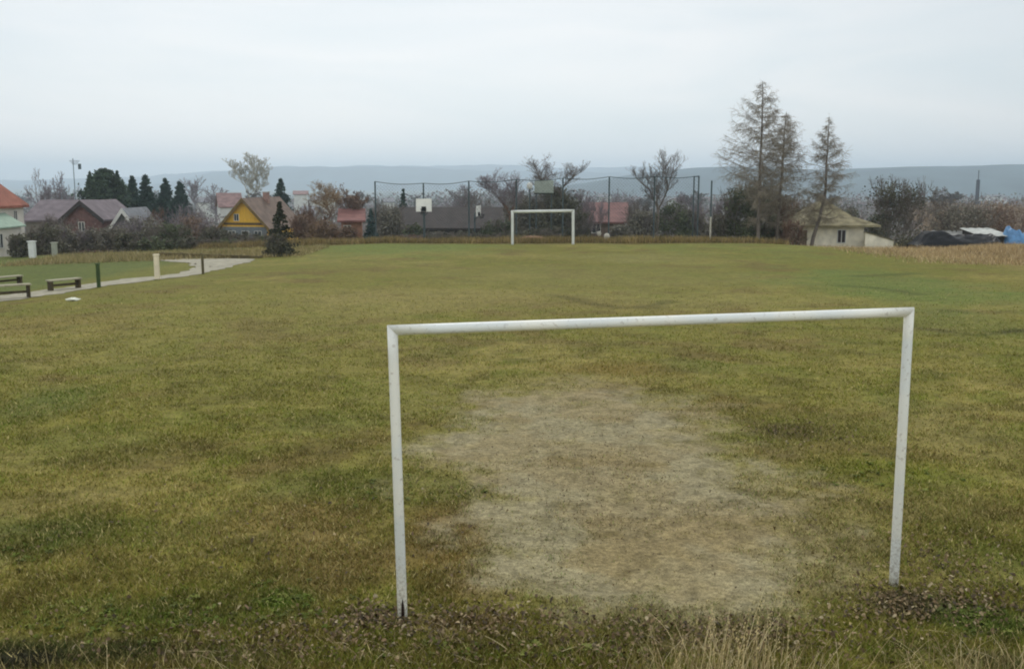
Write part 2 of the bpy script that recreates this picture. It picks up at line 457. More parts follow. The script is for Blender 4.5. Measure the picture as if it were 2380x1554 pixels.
# ------------------------------------------------------------------ hills
def hills(name, y0, depth, prof, col, seed):
    """a long wooded ridge: prof = list of (photo x, photo y of the skyline)"""
    n, k = 260, 26
    pxs = np.linspace(prof[0][0], prof[-1][0], n)
    pys = np.interp(pxs, [p[0] for p in prof], [p[1] for p in prof])
    Yr = y0 + depth * 0.5
    V = []
    for j in range(k):
        t = j / (k - 1); yy = y0 + depth * t
        bump = math.sin(math.pi * min(max(t, 0), 1)) ** 0.8
        for i in range(n):
            xx = ray(pxs[i], 400)[0] * Yr
            top = zat(pys[i], Yr) + 2.5 * Yr / 3000 * (float(vnoise(xx / 60, 3.1, seed)) - .5) * 2
            base = -34
            zz = base + (top - base) * bump + (0 if abs(t - .5) < .03 else 4 * (float(vnoise(xx / 90, yy / 90, seed)) - 0.5))
            V.append((xx, yy, zz))
    i = np.arange(k - 1)[:, None] * n + np.arange(n - 1)[None]
    f = np.stack([i, i + 1, i + n + 1, i + n], -1).reshape(-1, 4)
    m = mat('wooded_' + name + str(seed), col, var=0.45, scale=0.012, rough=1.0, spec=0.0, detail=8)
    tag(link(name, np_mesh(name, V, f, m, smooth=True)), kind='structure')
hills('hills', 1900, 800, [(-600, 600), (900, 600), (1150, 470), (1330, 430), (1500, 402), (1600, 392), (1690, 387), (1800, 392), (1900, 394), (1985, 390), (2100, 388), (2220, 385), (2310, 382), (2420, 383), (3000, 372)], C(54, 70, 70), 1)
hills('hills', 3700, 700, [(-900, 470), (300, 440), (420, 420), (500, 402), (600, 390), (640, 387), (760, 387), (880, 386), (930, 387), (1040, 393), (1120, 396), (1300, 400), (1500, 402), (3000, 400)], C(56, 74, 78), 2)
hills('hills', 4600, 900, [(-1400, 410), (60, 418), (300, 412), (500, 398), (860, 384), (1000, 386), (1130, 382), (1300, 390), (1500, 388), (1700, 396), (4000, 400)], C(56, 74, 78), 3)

# ------------------------------------------------------------------ grass and ground litter
def blades():
    n = 640000
    r = RNG
    y = 1 / r.uniform(1 / 40.0, 1 / 4.4, n)
    x = r.uniform(-1, 1, n) * (0.60 * y + 2.4)
    d = dirtness(x, y)
    clump = fbm(x, y, 2.2, 71, 3, 0.6)
    keep = (r.random(n) > d * (0.72 + 0.26 * (clump < 0.58))) & (r.random(n) < 0.35 + 1.5 * sstep(0.3, 0.65, clump))
    on_path = (seg_dist(x, y, [hit(*p) for p in PATH_PX[0]]) < 1.2) & (x < -10)
    keep &= ~on_path
    keep &= r.random(n) < 1 - sstep(14, 38, y)
    x, y, clump, d = x[keep], y[keep], clump[keep], d[keep]; n = len(x)
    z = gz(x, y) + micro(x, y)
    sc = (np.clip(y, 5, 50) / 7) ** 0.45
    front = sstep(6.4, 5.4, y) if False else np.clip((6.6 - y) / 1.2, 0, 1)
    h = r.uniform(0.013, 0.038, n) * (0.6 + 0.9 * clump) * (1 + 0.55 * (sc - 1)) * (1 - 0.45 * d) * (1 + 0.7 * front)
    wdt = r.uniform(0.0035, 0.007, n) * sc
    ang = r.uniform(0, 2 * np.pi, n); lean = r.uniform(0.2, 1.5, n) * h; la = r.uniform(0, 2 * np.pi, n)
    cx, cy = np.cos(ang) * wdt, np.sin(ang) * wdt
    v = np.zeros((n, 3, 3))
    v[:, 0] = np.stack([x - cx, y - cy, z - 0.004], 1); v[:, 1] = np.stack([x + cx, y + cy, z - 0.004], 1)
    v[:, 2] = np.stack([x + np.cos(la) * lean, y + np.sin(la) * lean, z + h], 1)
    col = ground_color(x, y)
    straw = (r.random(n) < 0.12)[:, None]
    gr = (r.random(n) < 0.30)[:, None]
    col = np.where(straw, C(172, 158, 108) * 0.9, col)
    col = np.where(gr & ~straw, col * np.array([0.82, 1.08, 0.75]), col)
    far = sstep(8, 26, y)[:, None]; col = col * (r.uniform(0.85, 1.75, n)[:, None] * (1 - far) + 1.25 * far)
    cc = np.repeat(col[:, None], 3, 1).reshape(-1, 3)
    m = mat('grass_blades', (0, 0, 0), rough=0.9, var=0.08, scale=9, attr='Col', spec=0.05)
    me = np_mesh('grass', v.reshape(-1, 3), np.arange(n * 3).reshape(n, 3), m, cc)
    tag(link('grass', me), 'short worn olive and straw coloured turf of the pitch', 'grass', kind='stuff')
blades()

def leaves():
    P = []
    for (px, py, rx, ry, n) in [(1120, 1450, 230, 50, 600), (2110, 1412, 180, 60, 750), (1700, 1470, 330, 60, 800), (600, 1500, 420, 60, 900), (2250, 1330, 200, 90, 500),
                                (860, 1440, 90, 40, 350), (1500, 1250, 500, 160, 260), (1850, 1010, 160, 30, 260), (500, 1300, 600, 160, 300), (1350, 1530, 700, 40, 500), (1300, 1475, 950, 60, 800), (1400, 1180, 330, 200, 2600), (2300, 1400, 120, 40, 300)]:
        x0, y0, a, b = patch(px, py, rx, ry)
        q = RNG.normal(size=(n, 2)) * 0.55
        P.append(np.stack([x0 + q[:, 0] * a, y0 + q[:, 1] * b], 1))
    P = np.concatenate(P); P = P[P[:, 1] > 4.2]
    n = len(P)
    x, y = P[:, 0], P[:, 1]; z = gz(x, y) + micro(x, y) + RNG.uniform(0.004, 0.03, n)
    s = RNG.uniform(0.007, 0.021, n) * np.where(dirtness(x, y) > .45, .5, 1)
    a = RNG.uniform(0, 6.28, n)
    v = np.zeros((n, 6, 3))
    c, sn = np.cos(a), np.sin(a)
    shape = [(-1, 0, 0), (-0.4, .55, .35), (.5, .5, .3), (1.1, 0, 0.1), (.5, -.5, .45), (-.4, -.55, .3)]
    tilt = RNG.normal(size=(n, 2)) * 0.5
    for j, (u, w_, q) in enumerate(shape):
        v[:, j, 0] = x + (u * c - w_ * sn) * s; v[:, j, 1] = y + (u * sn + w_ * c) * s
        v[:, j, 2] = z + q * s * RNG.uniform(0.4, 1.4, n) + (u * tilt[:, 0] + w_ * tilt[:, 1]) * s
    pal = np.array([C(118, 98, 70), C(92, 76, 54), C(146, 128, 96), C(72, 62, 46), C(156, 142, 112), C(110, 90, 68)])
    col = pal[RNG.choice(6, n, p=[.28, .25, .14, .2, .06, .07])] * RNG.uniform(0.7, 1.3, n)[:, None]
    m = mat('dead_leaf', (0, 0, 0), rough=0.75, var=0.15, scale=40, attr='Col', spec=0.2)
    me = np_mesh('fallen_leaves', v.reshape(-1, 3), np.arange(n * 6).reshape(n, 6), m, np.repeat(col[:, None], 6, 1).reshape(-1, 3))
    tag(link('fallen_leaves', me), 'curled brown fallen leaves scattered along the foot of the near goal', 'fallen leaves', kind='stuff')
leaves()

def weeds():
    V = []; Fc = []; cl = []
    for (px, py, rx, ry, n) in [(650, 1400, 170, 60, 60), (280, 1450, 300, 60, 110), (2270, 1450, 150, 60, 70), (60, 1280, 120, 80, 30), (900, 1150, 160, 50, 26), (2060, 1100, 200, 60, 30), (1250, 1520, 500, 30, 60)]:
        x0, y0, a, b = patch(px, py, rx, ry)
        for _ in range(n):
            x = x0 + rnd.gauss(0, .5) * a; y = y0 + rnd.gauss(0, .5) * b
            if y < 4.3: continue
            z = float(gz(x, y) + micro(x, y)); k = rnd.randint(4, 8); sz = rnd.uniform(.018, .045); a0 = rnd.uniform(0, 6)
            c0 = C(*rnd.choice([(96, 108, 50), (82, 94, 44), (116, 122, 64), (92, 98, 56)])) * rnd.uniform(.8, 1.3)
            for j in range(k):
                t = a0 + 6.283 * j / k + rnd.uniform(-.3, .3); L_ = sz * rnd.uniform(.7, 1.3); w_ = L_ * .32; up = rnd.uniform(.15, .7)
                d = (math.cos(t), math.sin(t)); s_ = (-d[1], d[0]); o = len(V)
                V.extend([(x, y, z + .004), (x + d[0] * L_ * .6 + s_[0] * w_, y + d[1] * L_ * .6 + s_[1] * w_, z + L_ * up), (x + d[0] * L_, y + d[1] * L_, z + L_ * up * .8), (x + d[0] * L_ * .6 - s_[0] * w_, y + d[1] * L_ * .6 - s_[1] * w_, z + L_ * up)])
                Fc.append((o, o + 1, o + 2, o + 3)); cl += [c0] * 4
    m = mat('weed_leaf', (0, 0, 0), rough=.9, var=.12, scale=30, attr='Col', spec=.05)
    tag(link('weeds', np_mesh('weeds', V, Fc, m, np.array(cl))), 'small green broad leaved weeds growing low in the near turf', 'weeds', kind='stuff')
weeds()

def ribbons(name, specs, m, label, cat, kind='stuff'):
    """long bent grass stems; specs rows: x y h width leanx leany"""
    V = []; Fc = []; colr = []
    for (x, y, h, wd, lx, ly, cl, head) in specs:
        z0 = g1(x, y); n = 5; a = rnd.uniform(0, 3.14); o = len(V)
        for i in range(n + 1):
            t = i / n
            w_ = wd * (1 - 0.8 * t)
            px, py, pz = x + lx * t ** 1.8, y + ly * t ** 1.8, z0 + h * (t - 0.12 * t * t) - 0.01
            V.append((px - math.cos(a) * w_, py - math.sin(a) * w_, pz)); V.append((px + math.cos(a) * w_, py + math.sin(a) * w_, pz))
            colr += [cl, cl]
            if i: q = o + 2 * (i - 1); Fc.append((q, q + 1, q + 3, q + 2))
        if head:
            tipx, tipy, tipz = px, py, pz
            dx, dy, dz = lx * 0.35, ly * 0.35, h * 0.25
            for k in range(16):
                t = rnd.random(); s = 0.007 * rnd.uniform(.6, 1.5)
                bx, by, bz = tipx - dx * t + rnd.gauss(0, .007), tipy - dy * t + rnd.gauss(0, .007), tipz - dz * t + rnd.gauss(0, .008)
                o = len(V)
                V.extend([(bx - s * .3, by, bz), (bx + s * .3, by + s * .2, bz), (bx + s * .6, by - s * .1, bz + s), (bx, by, bz + s * 1.3)])
                Fc.append((o, o + 1, o + 2, o + 3)); colr += [cl * 1.1] * 4
    me = np_mesh(name, V, Fc, m, np.array(colr))
    return tag(link(name, me), label, cat, kind=kind)
M_dry = mat('dry_straw', (0, 0, 0), rough=0.7, var=0.1, scale=20, attr='Col', spec=0.2)
def straw_c():
    return C(*rnd.choice([(208, 188, 142), (186, 164, 118), (222, 204, 160), (160, 138, 98), (146, 138, 88)])) * rnd.uniform(.7, 1.1)
sp = []
def tuft(px, n, Y, hmin, hmax, spread, leanx=0.0):
    for i in range(n):
        x = xat(px, Y, 1540) + rnd.gauss(0, spread); y = Y + rnd.gauss(0, 0.16)
        h = rnd.uniform(hmin, hmax)
        sp.append((x, y, h, rnd.uniform(.002, .0042), rnd.gauss(leanx, .12), rnd.gauss(0, .1), straw_c(), False))
tuft(1640, 260, 4.75, .45, .86, .24, 0.03)
tuft(1760, 160, 4.7, .45, .82, .15, 0.06)
tuft(1560, 160, 4.75, .40, .74, .16)
tuft(2300, 240, 4.8, .45, .72, .22)
tuft(1900, 120, 4.75, .4, .74, .2, .15)
tuft(560, 90, 4.9, .4, .72, .2)
tuft(1250, 60, 4.8, .4, .68, .4)
tuft(150, 120, 4.9, .4, .66, .3)
tuft(1680, 200, 5.9, .08, .3, .3)
tuft(2250, 160, 5.9, .06, .22, .35)
tuft(900, 160, 5.95, .05, .16, .8)
def stalk(px, py, base_px, Y, head=True, Yb=None):
    """a single tall stem whose tip is seen at px, py"""
    p = at(px, py, Y); xb = xat(base_px, Y, 1560); zb = g1(xb, Yb or Y)
    sp.append((xb, Yb or Y, (p.z - zb) / 0.88, rnd.uniform(.0022, .0038), p.x - xb, 0.03, C(224, 206, 162), head))
stalk(1786, 1352, 1700, 4.75); stalk(1752, 1395, 1660, 4.78); stalk(1842, 1400, 1825, 4.75); stalk(1700, 1440, 1640, 4.7)
stalk(1990, 1440, 1820, 4.8, True); stalk(2010, 1442, 1835, 4.7, False); stalk(1940, 1480, 1800, 4.75, False); stalk(1730, 1500, 1610, 4.7); stalk(2090, 1455, 1860, 4.75, False)
stalk(452, 1462, 458, 4.95, False); stalk(600, 1480, 560, 4.95, False); stalk(1590, 1470, 1570, 4.75)
for i in range(54):
    bx = rnd.gauss(1690, 80); stalk(bx + rnd.gauss(25, 28), 1365 + 165 * rnd.random() ** .6 + abs(bx - 1700) * .25, bx, 4.75, rnd.random() < .3)
for i in range(24):
    bx = rnd.gauss(2290, 70); stalk(bx + rnd.gauss(5, 25), rnd.uniform(1470, 1540), bx, 4.8, False)
ribbons('dry_grass', sp, M_dry, 'tall dry straw tufts with seed heads in the near foreground', 'dry grass')

def rough_belt(name, n, region, h0, h1, pal, label, wd=.02):
    """knee high dry growth at the field end"""
    V = np.zeros((n, 3, 3)); r = RNG
    x, y = region(n)
    z = gz(x, y); h = r.uniform(h0, h1, n) * (0.5 + fbm(x, y, 0.5, 77, 3))
    a = r.uniform(0, 6.28, n); ww = r.uniform(.5, 1.3, n) * wd
    V[:, 0] = np.stack([x - np.cos(a) * ww, y - np.sin(a) * ww, z - .02], 1); V[:, 1] = np.stack([x + np.cos(a) * ww, y + np.sin(a) * ww, z - .02], 1)
    V[:, 2] = np.stack([x + r.normal(size=n) * .12, y + r.normal(size=n) * .12, z + h], 1)
    P_ = np.array(pal); cl = P_[r.integers(0, len(pal), n)] * r.uniform(.7, 1.25, n)[:, None] * (0.7 + 0.6 * fbm(x, y, 0.8, 79, 3))[:, None]
    me = np_mesh(name, V.reshape(-1, 3), np.arange(n * 3).reshape(n, 3), M_dry, np.repeat(cl[:, None], 3, 1).reshape(-1, 3))
    tag(link(name, me), label, 'dry grass', kind='stuff')
rough_belt('dry_grass', 30000, lambda n: (RNG.uniform(-20, 17.5, n), 62.4 + np.abs(RNG.normal(size=n)) * 1.6), .12, .5,
           [C(150, 130, 84), C(132, 114, 74), C(168, 146, 102), C(120, 112, 68)], 'rough dry yellow brown grass strip behind the far goal')
def reeds(n):
    u = RNG.random(n); x = 18 + 22 * u + RNG.normal(size=n) * .8
    y = RNG.uniform(0, 1, n) * (24) + 40 - np.clip(x - 22, 0, 30) * .45
    k = (x - 19.5) + (y - 47) * .10
    ok = (k > -1 + RNG.normal(size=n)) & (y > 43 - (x - 20) * .5)
    x = np.where(ok, x, RNG.uniform(24, 36, n)); y = np.where(ok, y, RNG.uniform(50, 62, n)); return x, y
rough_belt('dry_grass', 36000, reeds, .05, .26, [C(190, 164, 122), C(172, 148, 110), C(200, 178, 138), C(150, 128, 90)], 'pale tan dry weeds along the right side of the pitch', .016)
rough_belt('dry_grass', 15000, lambda n: (RNG.uniform(-27, -11, n), RNG.uniform(51.5, 60, n)), .06, .34,
           [C(158, 142, 98), C(134, 126, 80), C(170, 154, 112)], 'dry weeds behind the low wooden board at left', .018)

# ------------------------------------------------------------------ goals
M_white = mat('white_paint_worn', C(206, 208, 202), rough=0.5, var=0.05, scale=2.2, bump=0.05, rgb2=C(222, 224, 218), spec=0.4)
def white_worn():
    m = bpy.data.materials.new('worn_white_steel'); m.use_nodes = True; t = m.node_tree; n = t.nodes; b = n['Principled BSDF']
    b.inputs['Roughness'].default_value = 0.5
    tc = n.new('ShaderNodeTexCoord')
    n1 = n.new('ShaderNodeTexNoise'); n1.inputs['Scale'].default_value = 2.3; n1.inputs['Detail'].default_value = 6
    n2 = n.new('ShaderNodeTexNoise'); n2.inputs['Scale'].default_value = 28; n2.inputs['Detail'].default_value = 4
    r1 = n.new('ShaderNodeValToRGB'); r1.color_ramp.elements[0].position = .42; r1.color_ramp.elements[0].color = (*lin(230, 233, 230), 1)
    r1.color_ramp.elements[1].position = .62; r1.color_ramp.elements[1].color = (*lin(242, 240, 230), 1)
    r2 = n.new('ShaderNodeValToRGB'); r2.color_ramp.elements[0].position = .60; r2.color_ramp.elements[0].color = (0, 0, 0, 1)
    r2.color_ramp.elements[1].position = .70; r2.color_ramp.elements[1].color = (1, 1, 1, 1)
    mx = n.new('ShaderNodeMix'); mx.data_type = 'RGBA'; mx.inputs['B'].default_value = (*lin(128, 108, 88), 1)
    l = t.links.new
    l(tc.outputs['Object'], n1.inputs[0]); l(tc.outputs['Object'], n2.inputs[0]); l(n1.outputs[0], r1.inputs[0]); l(n2.outputs[0], r2.inputs[0])
    ml = n.new('ShaderNodeMath'); ml.operation = 'MULTIPLY'; ml.inputs[1].default_value = .35
    l(r2.outputs[0], ml.inputs[0]); l(ml.outputs[0], mx.inputs['Factor']); l(r1.outputs[0], mx.inputs['A']); l(mx.outputs['Result'], b.inputs['Base Color'])
    gm = n.new('ShaderNodeNewGeometry'); sx = n.new('ShaderNodeSeparateXYZ'); l(gm.outputs['Position'], sx.inputs[0])
    zr = n.new('ShaderNodeMapRange'); zr.inputs['From Min'].default_value = .55; zr.inputs['From Max'].default_value = -.02; zr.inputs['To Min'].default_value = 0; zr.inputs['To Max'].default_value = .75
    l(sx.outputs['Z'], zr.inputs['Value'])
    ns = n.new('ShaderNodeTexNoise'); ns.inputs['Scale'].default_value = 55; ns.inputs['Detail'].default_value = 5; l(tc.outputs['Object'], ns.inputs[0])
    nr_ = n.new('ShaderNodeMapRange'); nr_.inputs['From Min'].default_value = .42; nr_.inputs['From Max'].default_value = .66; l(ns.outputs[0], nr_.inputs['Value'])
    mz = n.new('ShaderNodeMath'); mz.operation = 'MULTIPLY'; l(zr.outputs[0], mz.inputs[0]); l(nr_.outputs[0], mz.inputs[1])
    m2 = n.new('ShaderNodeMix'); m2.data_type = 'RGBA'; m2.inputs['B'].default_value = (*lin(116, 100, 74), 1)
    l(mx.outputs['Result'], m2.inputs['A']); l(mz.outputs[0], m2.inputs['Factor']); l(m2.outputs['Result'], b.inputs['Base Color'])
    bp = n.new('ShaderNodeBump'); bp.inputs['Strength'].default_value = .15; bp.inputs['Distance'].default_value = .004
    l(n2.outputs[0], bp.inputs['Height']); l(bp.outputs[0], b.inputs['Normal'])
    return m
M_worn = white_worn()
M_rust = mat('dark_rust', C(44, 30, 24), rough=.9, var=.4, scale=30)

def pipe(pa, pb, r, na, nb, k=18):
    """a round tube from pa to pb whose ends are cut on planes with normals na, nb (mitre)"""
    pa, pb = Vector(pa), Vector(pb); d = (pb - pa).normalized()
    up = Vector((0, 1, 0)); a = d.cross(up).normalized(); b = d.cross(a).normalized()
    mb = MB(); V = []
    segs = 12
    for i in range(segs + 1):
        t = i / segs; c = pa.lerp(pb, t)
        for j in range(k):
            o = (a * math.cos(2 * math.pi * j / k) + b * math.sin(2 * math.pi * j / k)) * r
            p = c + o
            if i == 0: p = p + d * ((pa - p).dot(na) / d.dot(na))
            if i == segs: p = p + d * ((pb - p).dot(nb) / d.dot(nb))
            V.append(p)
    fs = [(i * k + j, i * k + (j + 1) % k, (i + 1) * k + (j + 1) % k, (i + 1) * k + j) for i in range(segs) for j in range(k)]
    fs += [tuple(range(k - 1, -1, -1)), tuple(segs * k + j for j in range(k))]
    return mb.add(V, fs)

def goal(name, Lb, Lt, Rb, Rt, r, label, m, sink=.06, square=False):
    Lb, Lt, Rb, Rt = map(Vector, (Lb, Lt, Rb, Rt))
    root = empty(name, (Lb + Rb) / 2, label, 'goal', 'white football goals')
    o = root.location
    Lb, Lt, Rb, Rt = Lb - o, Lt - o, Rb - o, Rt - o
    ax = (Rt - Lt).normalized(); ul = (Lt - Lb).normalized(); ur = (Rt - Rb).normalized()
    nl = (ax - ul * -1).normalized(); nl = (ul + ax).normalized(); nr = (ur - ax).normalized()
    Lb2 = Lb - ul * sink; Rb2 = Rb - ur * sink
    nlm = (ul - ax).normalized() * 1.0                      # plane normal of the mitre cut at the left corner
    k = 4 if square else 18
    kw = dict(k=k)
    pl = pipe(Lb2, Lt, r, ul, (ul + ax).normalized(), **kw).build('goal_post', m, root, smooth=not square)
    pr = pipe(Rb2, Rt, r, ur, (ur - ax).normalized(), **kw).build('goal_post', m, root, smooth=not square)
    cb = pipe(Lt, Rt, r * 1.0, (ul + ax).normalized(), (ax - ur).normalized(), **kw).build('crossbar', m, root, smooth=not square)
    return root, pl, pr, cb

def post_pts(pxb, pyb, pxt, pyt):
    x, y = hit(pxb, pyb); z = g1(x, y)
    b = Vector((x, y, z)); t = at(pxt, pyt, y)
    return b, t
Lb, Lt = post_pts(936, 1436, 912, 767)
Rb, Rt = post_pts(2077, 1358, 2113, 725)
g_root, g_l, g_r, g_c = goal('football_goal', Lb, Lt, Rb, Rt, 0.035, 'large white pipe football goal without net in the foreground', M_worn)
# rusted split at the foot of the left post
mb = MB()
dirc = (CAM - Lb); dirc.z = 0; dirc.normalize(); side = Vector((-dirc.y, dirc.x, 0))
loc = Lb - g_root.location
pts = [(0, .165), (.011, .11), (.014, .05), (.010, -.01), (-.012, -.01), (-.010, .05), (-.008, .11)]
vs = [loc + dirc * (math.sqrt(.035 ** 2 - s * s) + .0025) + side * s + Vector((0, 0, z)) + (Lt - Lb).normalized() * 0 for s, z in pts]
vs2 = [v - dirc * .004 for v in vs]
mb.add(vs + vs2, [tuple(range(7)), tuple(range(13, 6, -1))] + [(i, 7 + i, 7 + (i + 1) % 7, (i + 1) % 7) for i in range(7)])
mb.build('rust_hole', M_rust, g_l)

def fix(p): return Vector(p)
FY = 61.0
def far_post(px, pyt):
    x = xat(px, FY, 570); return Vector((x, FY, g1(x, FY))), at(px, pyt, FY)
a, b = far_post(1191, 492); c, d = far_post(1332, 490)
goal('football_goal', a, b, c, d, 0.085, 'small distant white football goal at the far end of the pitch', M_white, square=False)

# ------------------------------------------------------------------ ball fence, boards, poles
M_fence = mat('dark_steel', C(70, 82, 84), rough=.6, var=.15)
def net_mat():
    m = bpy.data.materials.new('wire_mesh'); m.use_nodes = True; n = m.node_tree.nodes
    n['Principled BSDF'].inputs['Base Color'].default_value = (*lin(80, 90, 88), 1)
    return m
FYc = 65.5
fx = [873, 985, 1090, 1200, 1308, 1415, 1520, 1622]
ftop = [422, 426, 421, 417, 414, 411, 410, 409]
fr = empty('ball_fence', (0, FYc, g1(0, FYc)), 'tall dark wire ball stop fence running behind the far goal', 'fence')
tops = []
for px, py in zip(fx, ftop):
    x = xat(px, FYc); zt = zat(py, FYc); zb = g1(x, FYc) - .2
    MB().tube([(x, 0, zb - fr.location.z), (x, 0, zt - fr.location.z)], .05, 8).build('post', M_fence, fr)
    tops.append((x, zt, zb))
mb = MB()
for (x0, z0, _), (x1, z1, _) in zip(tops[:-1], tops[1:]):
    n = 6
    P = [(x0 + (x1 - x0) * t / n, -.06, z0 + (z1 - z0) * t / n - fr.location.z - .12 * math.sin(math.pi * t / n)) for t in range(n + 1)]
    mb.tube(P, .025, 6)
mb.build('top_rail', M_fence, fr)
segs = []
for (x0, z0, b0), (x1, z1, b1) in zip(tops[:-1], tops[1:]):
    zl = min(b0, b1) - fr.location.z + .3; zh = min(z0, z1) - fr.location.z - .1
    st = .22; w_ = x1 - x0; h_ = zh - zl
    k = -int(h_ / st)
    while k * st < w_:
        for sgn in (1, -1):
            xa = k * st if sgn == 1 else w_ - k * st
            xb = xa + sgn * h_; za, zb_ = zl, zh
            p0 = [xa, za]; p1 = [xb, zb_]
            if sgn == 1:
                if p0[0] < 0: p0[1] += -p0[0]; p0[0] = 0
                if p1[0] > w_: p1[1] -= p1[0] - w_; p1[0] = w_
                if p1[0] <= p0[0]: continue
            else:
                if p0[0] > w_: p0[1] += p0[0] - w_; p0[0] = w_
                if p1[0] < 0: p1[1] -= -p1[0]; p1[0] = 0
                if p1[0] >= p0[0]: continue
            segs.append((x0 + p0[0], -.02, p0[1], x0 + p1[0], -.02, p1[1], .0045, .0045))
        k += 1
link('wire_mesh', seg_mesh('wire_mesh', segs, M_fence, 3), fr)
# returning side of the fence
xs = xat(1611, 69); MB().tube([(xs, 3.5, g1(xs, 69) - fr.location.z - .2), (xs, 3.5, zat(409, 69) - fr.location.z)], .045, 8).build('post', M_fence, fr)
MB().tube([(tops[-1][0], 0, tops[-1][1] - fr.location.z - .05), (xs, 3.5, zat(411, 69) - fr.location.z)], .025, 6).build('top_rail', M_fence, fr)

def pole(px, pyt, Y, r, m, name, label, cat='pole', group=None, pyb=None):
    x = xat(px, Y); zb = g1(x, Y)
    root = empty(name, (x, Y, zb), label, cat, group)
    return root, x, zb
r_, x, zb = pole(1652, 420, 64.5, .05, M_fence, 'steel_pole', 'lone tall dark pole with pale lower half beside the ball fence')
H = zat(420, 64.5) - zb
M_pale = mat('pale_paint', C(176, 172, 158), var=.12)
MB().tube([(0, 0, -.2), (0, 0, H * .42)], .06, 10).build('pole_sleeve', M_pale, r_)
MB().tube([(0, 0, H * .42), (0, 0, H)], .052, 10).build('pole_shaft', M_fence, r_)

M_board = mat('white_board', C(238, 237, 230), var=.05, rough=.6)
M_black = mat('black_steel', C(30, 30, 32), var=.2)
def backboard(px, py0, py1, wpx, Y, rz, label):
    x = xat(px, Y, 480); zc = (zat(py0, Y) + zat(py1, Y)) / 2; h = zat(py0, Y) - zat(py1, Y); w_ = wpx / F * Y / max(.3, math.cos(rz))
    g = g1(x, Y)
    root = empty('basketball_hoop', (x, Y, g), label, 'basketball hoop', 'basketball hoops on the court behind the fence', rz)
    zc -= g
    MB().box(-w_ / 2, w_ / 2, -.03, .03, zc - h / 2, zc + h / 2).build('backboard', M_board, root, bevel=.01)
    MB().tube([(0, .3, -.3), (0, .3, zc - .2), (0, .05, zc)], .06, 10).build('pole', M_fence, root)
    ring = MB(); rr = .19
    ring.tube([(rr * math.cos(t * math.pi / 8), -.06 - rr + rr * math.sin(t * math.pi / 8), zc - h * .28) for t in range(17)], .012, 6, cap=False)
    rg = ring.build('rim', M_black, root)
    net = []
    for k in range(12):
        a0 = k * math.pi / 6
        for s in (1, -1):
            net.append((rr * math.cos(a0), -.06 - rr + rr * math.sin(a0), zc - h * .28, .6 * rr * math.cos(a0 + s * .4), -.06 - rr + .6 * rr * math.sin(a0 + s * .4), zc - h * .28 - .3, .006, .006))
    link('net', seg_mesh('net', net, M_black, 3), rg)
    pad = MB().box(-.15, .15, -.055, -.031, zc - h * .46, zc - h * .1).build('mounting_plate', M_black, root)
    mb = MB()
    for s in (-1, 1):
        mb.tube([(s * w_ * .3, .05, zc - h * .45), (s * w_ * .15, .2, zc - h * .7), (0, .28, zc - h * .8)], .025, 6)
    mb.build('brace', M_fence, root)
    return root
backboard(985, 462, 492, 36, 64.9, 0.0, 'white basketball backboard facing the pitch under the second fence post')
backboard(1112, 478, 503, 9, 71, math.radians(66), 'white basketball backboard turned sideways beside the bare orchard tree')

def litter():
    x, y = hit(170, 699)
    m = mat('white_plastic', C(232, 232, 216), var=.05)
    mb = MB(); n = 10
    V = []; Fs = []
    for i in range(5):
        t = i / 4
        for j in range(n):
            a = 2 * math.pi * j / n; r = .15 * math.sin(math.pi * (.12 + .8 * t)) * (1 + .3 * math.sin(j * 2.3 + i))
            V.append((r * 1.3 * math.cos(a), r * math.sin(a) * .8, .10 * t + .012 * math.sin(j * 4 + i)))
    for i in range(4):
        for j in range(n): Fs.append((i * n + j, i * n + (j + 1) % n, (i + 1) * n + (j + 1) % n, (i + 1) * n + j))
    Fs += [tuple(range(n - 1, -1, -1)), tuple(4 * n + j for j in range(n))]
    o = mb.add(V, Fs).build('plastic_bag', m, None, (x, y, g1(x, y)), smooth=False)
    tag(o, 'crumpled white plastic bag lying on the grass near the benches', 'litter')
litter()

# ------------------------------------------------------------------ benches, posts by the path
M_plank = mat('grey_wood', C(158, 152, 128), var=.25, scale=6, stretch=(1, 8, 8))
M_legd = mat('dark_wood', C(76, 66, 46), var=.3, scale=6)
def bench(pa, pb, hpx, label):
    (x0, y0), (x1, y1) = hit(*pa), hit(*pb)
    c = Vector(((x0 + x1) / 2, (y0 + y1) / 2, 0)); c.z = g1(c.x, c.y)
    Lh = math.hypot(x1 - x0, y1 - y0); rz = math.atan2(y1 - y0, x1 - x0)
    H = hpx / F * c.y
    root = empty('park_bench', c, label, 'bench', 'wooden benches beside the path', rz)
    MB().box(-Lh / 2 - .08, Lh / 2 + .08, -.16, .16, H - .05, H).build('seat', M_plank, root, bevel=.008)
    for s in (-1, 1):
        MB().box(s * Lh / 2 - .04, s * Lh / 2 + .04, -.13, .13, -.1, H - .05).build('leg', M_legd, root, bevel=.01)
    MB().box(-Lh / 2 + .06, Lh / 2 - .06, -.03, .03, H * .35, H * .35 + .08).build('stretcher', M_legd, root)
bench((-90, 702), (67, 691), 34, 'nearest low wooden bench cut off by the left edge')
bench((118, 676), (182, 669), 25, 'low wooden bench standing just left of the green post')
bench((-12, 664), (46, 659), 20, 'farthest low bench standing on the lawn beyond the path')
M_green = mat('green_post', C(58, 76, 40), var=.2)
M_cream = mat('cream_post', C(226, 214, 186), var=.08)
M_dkpost = mat('olive_brown_post', C(92, 84, 56), var=.25)
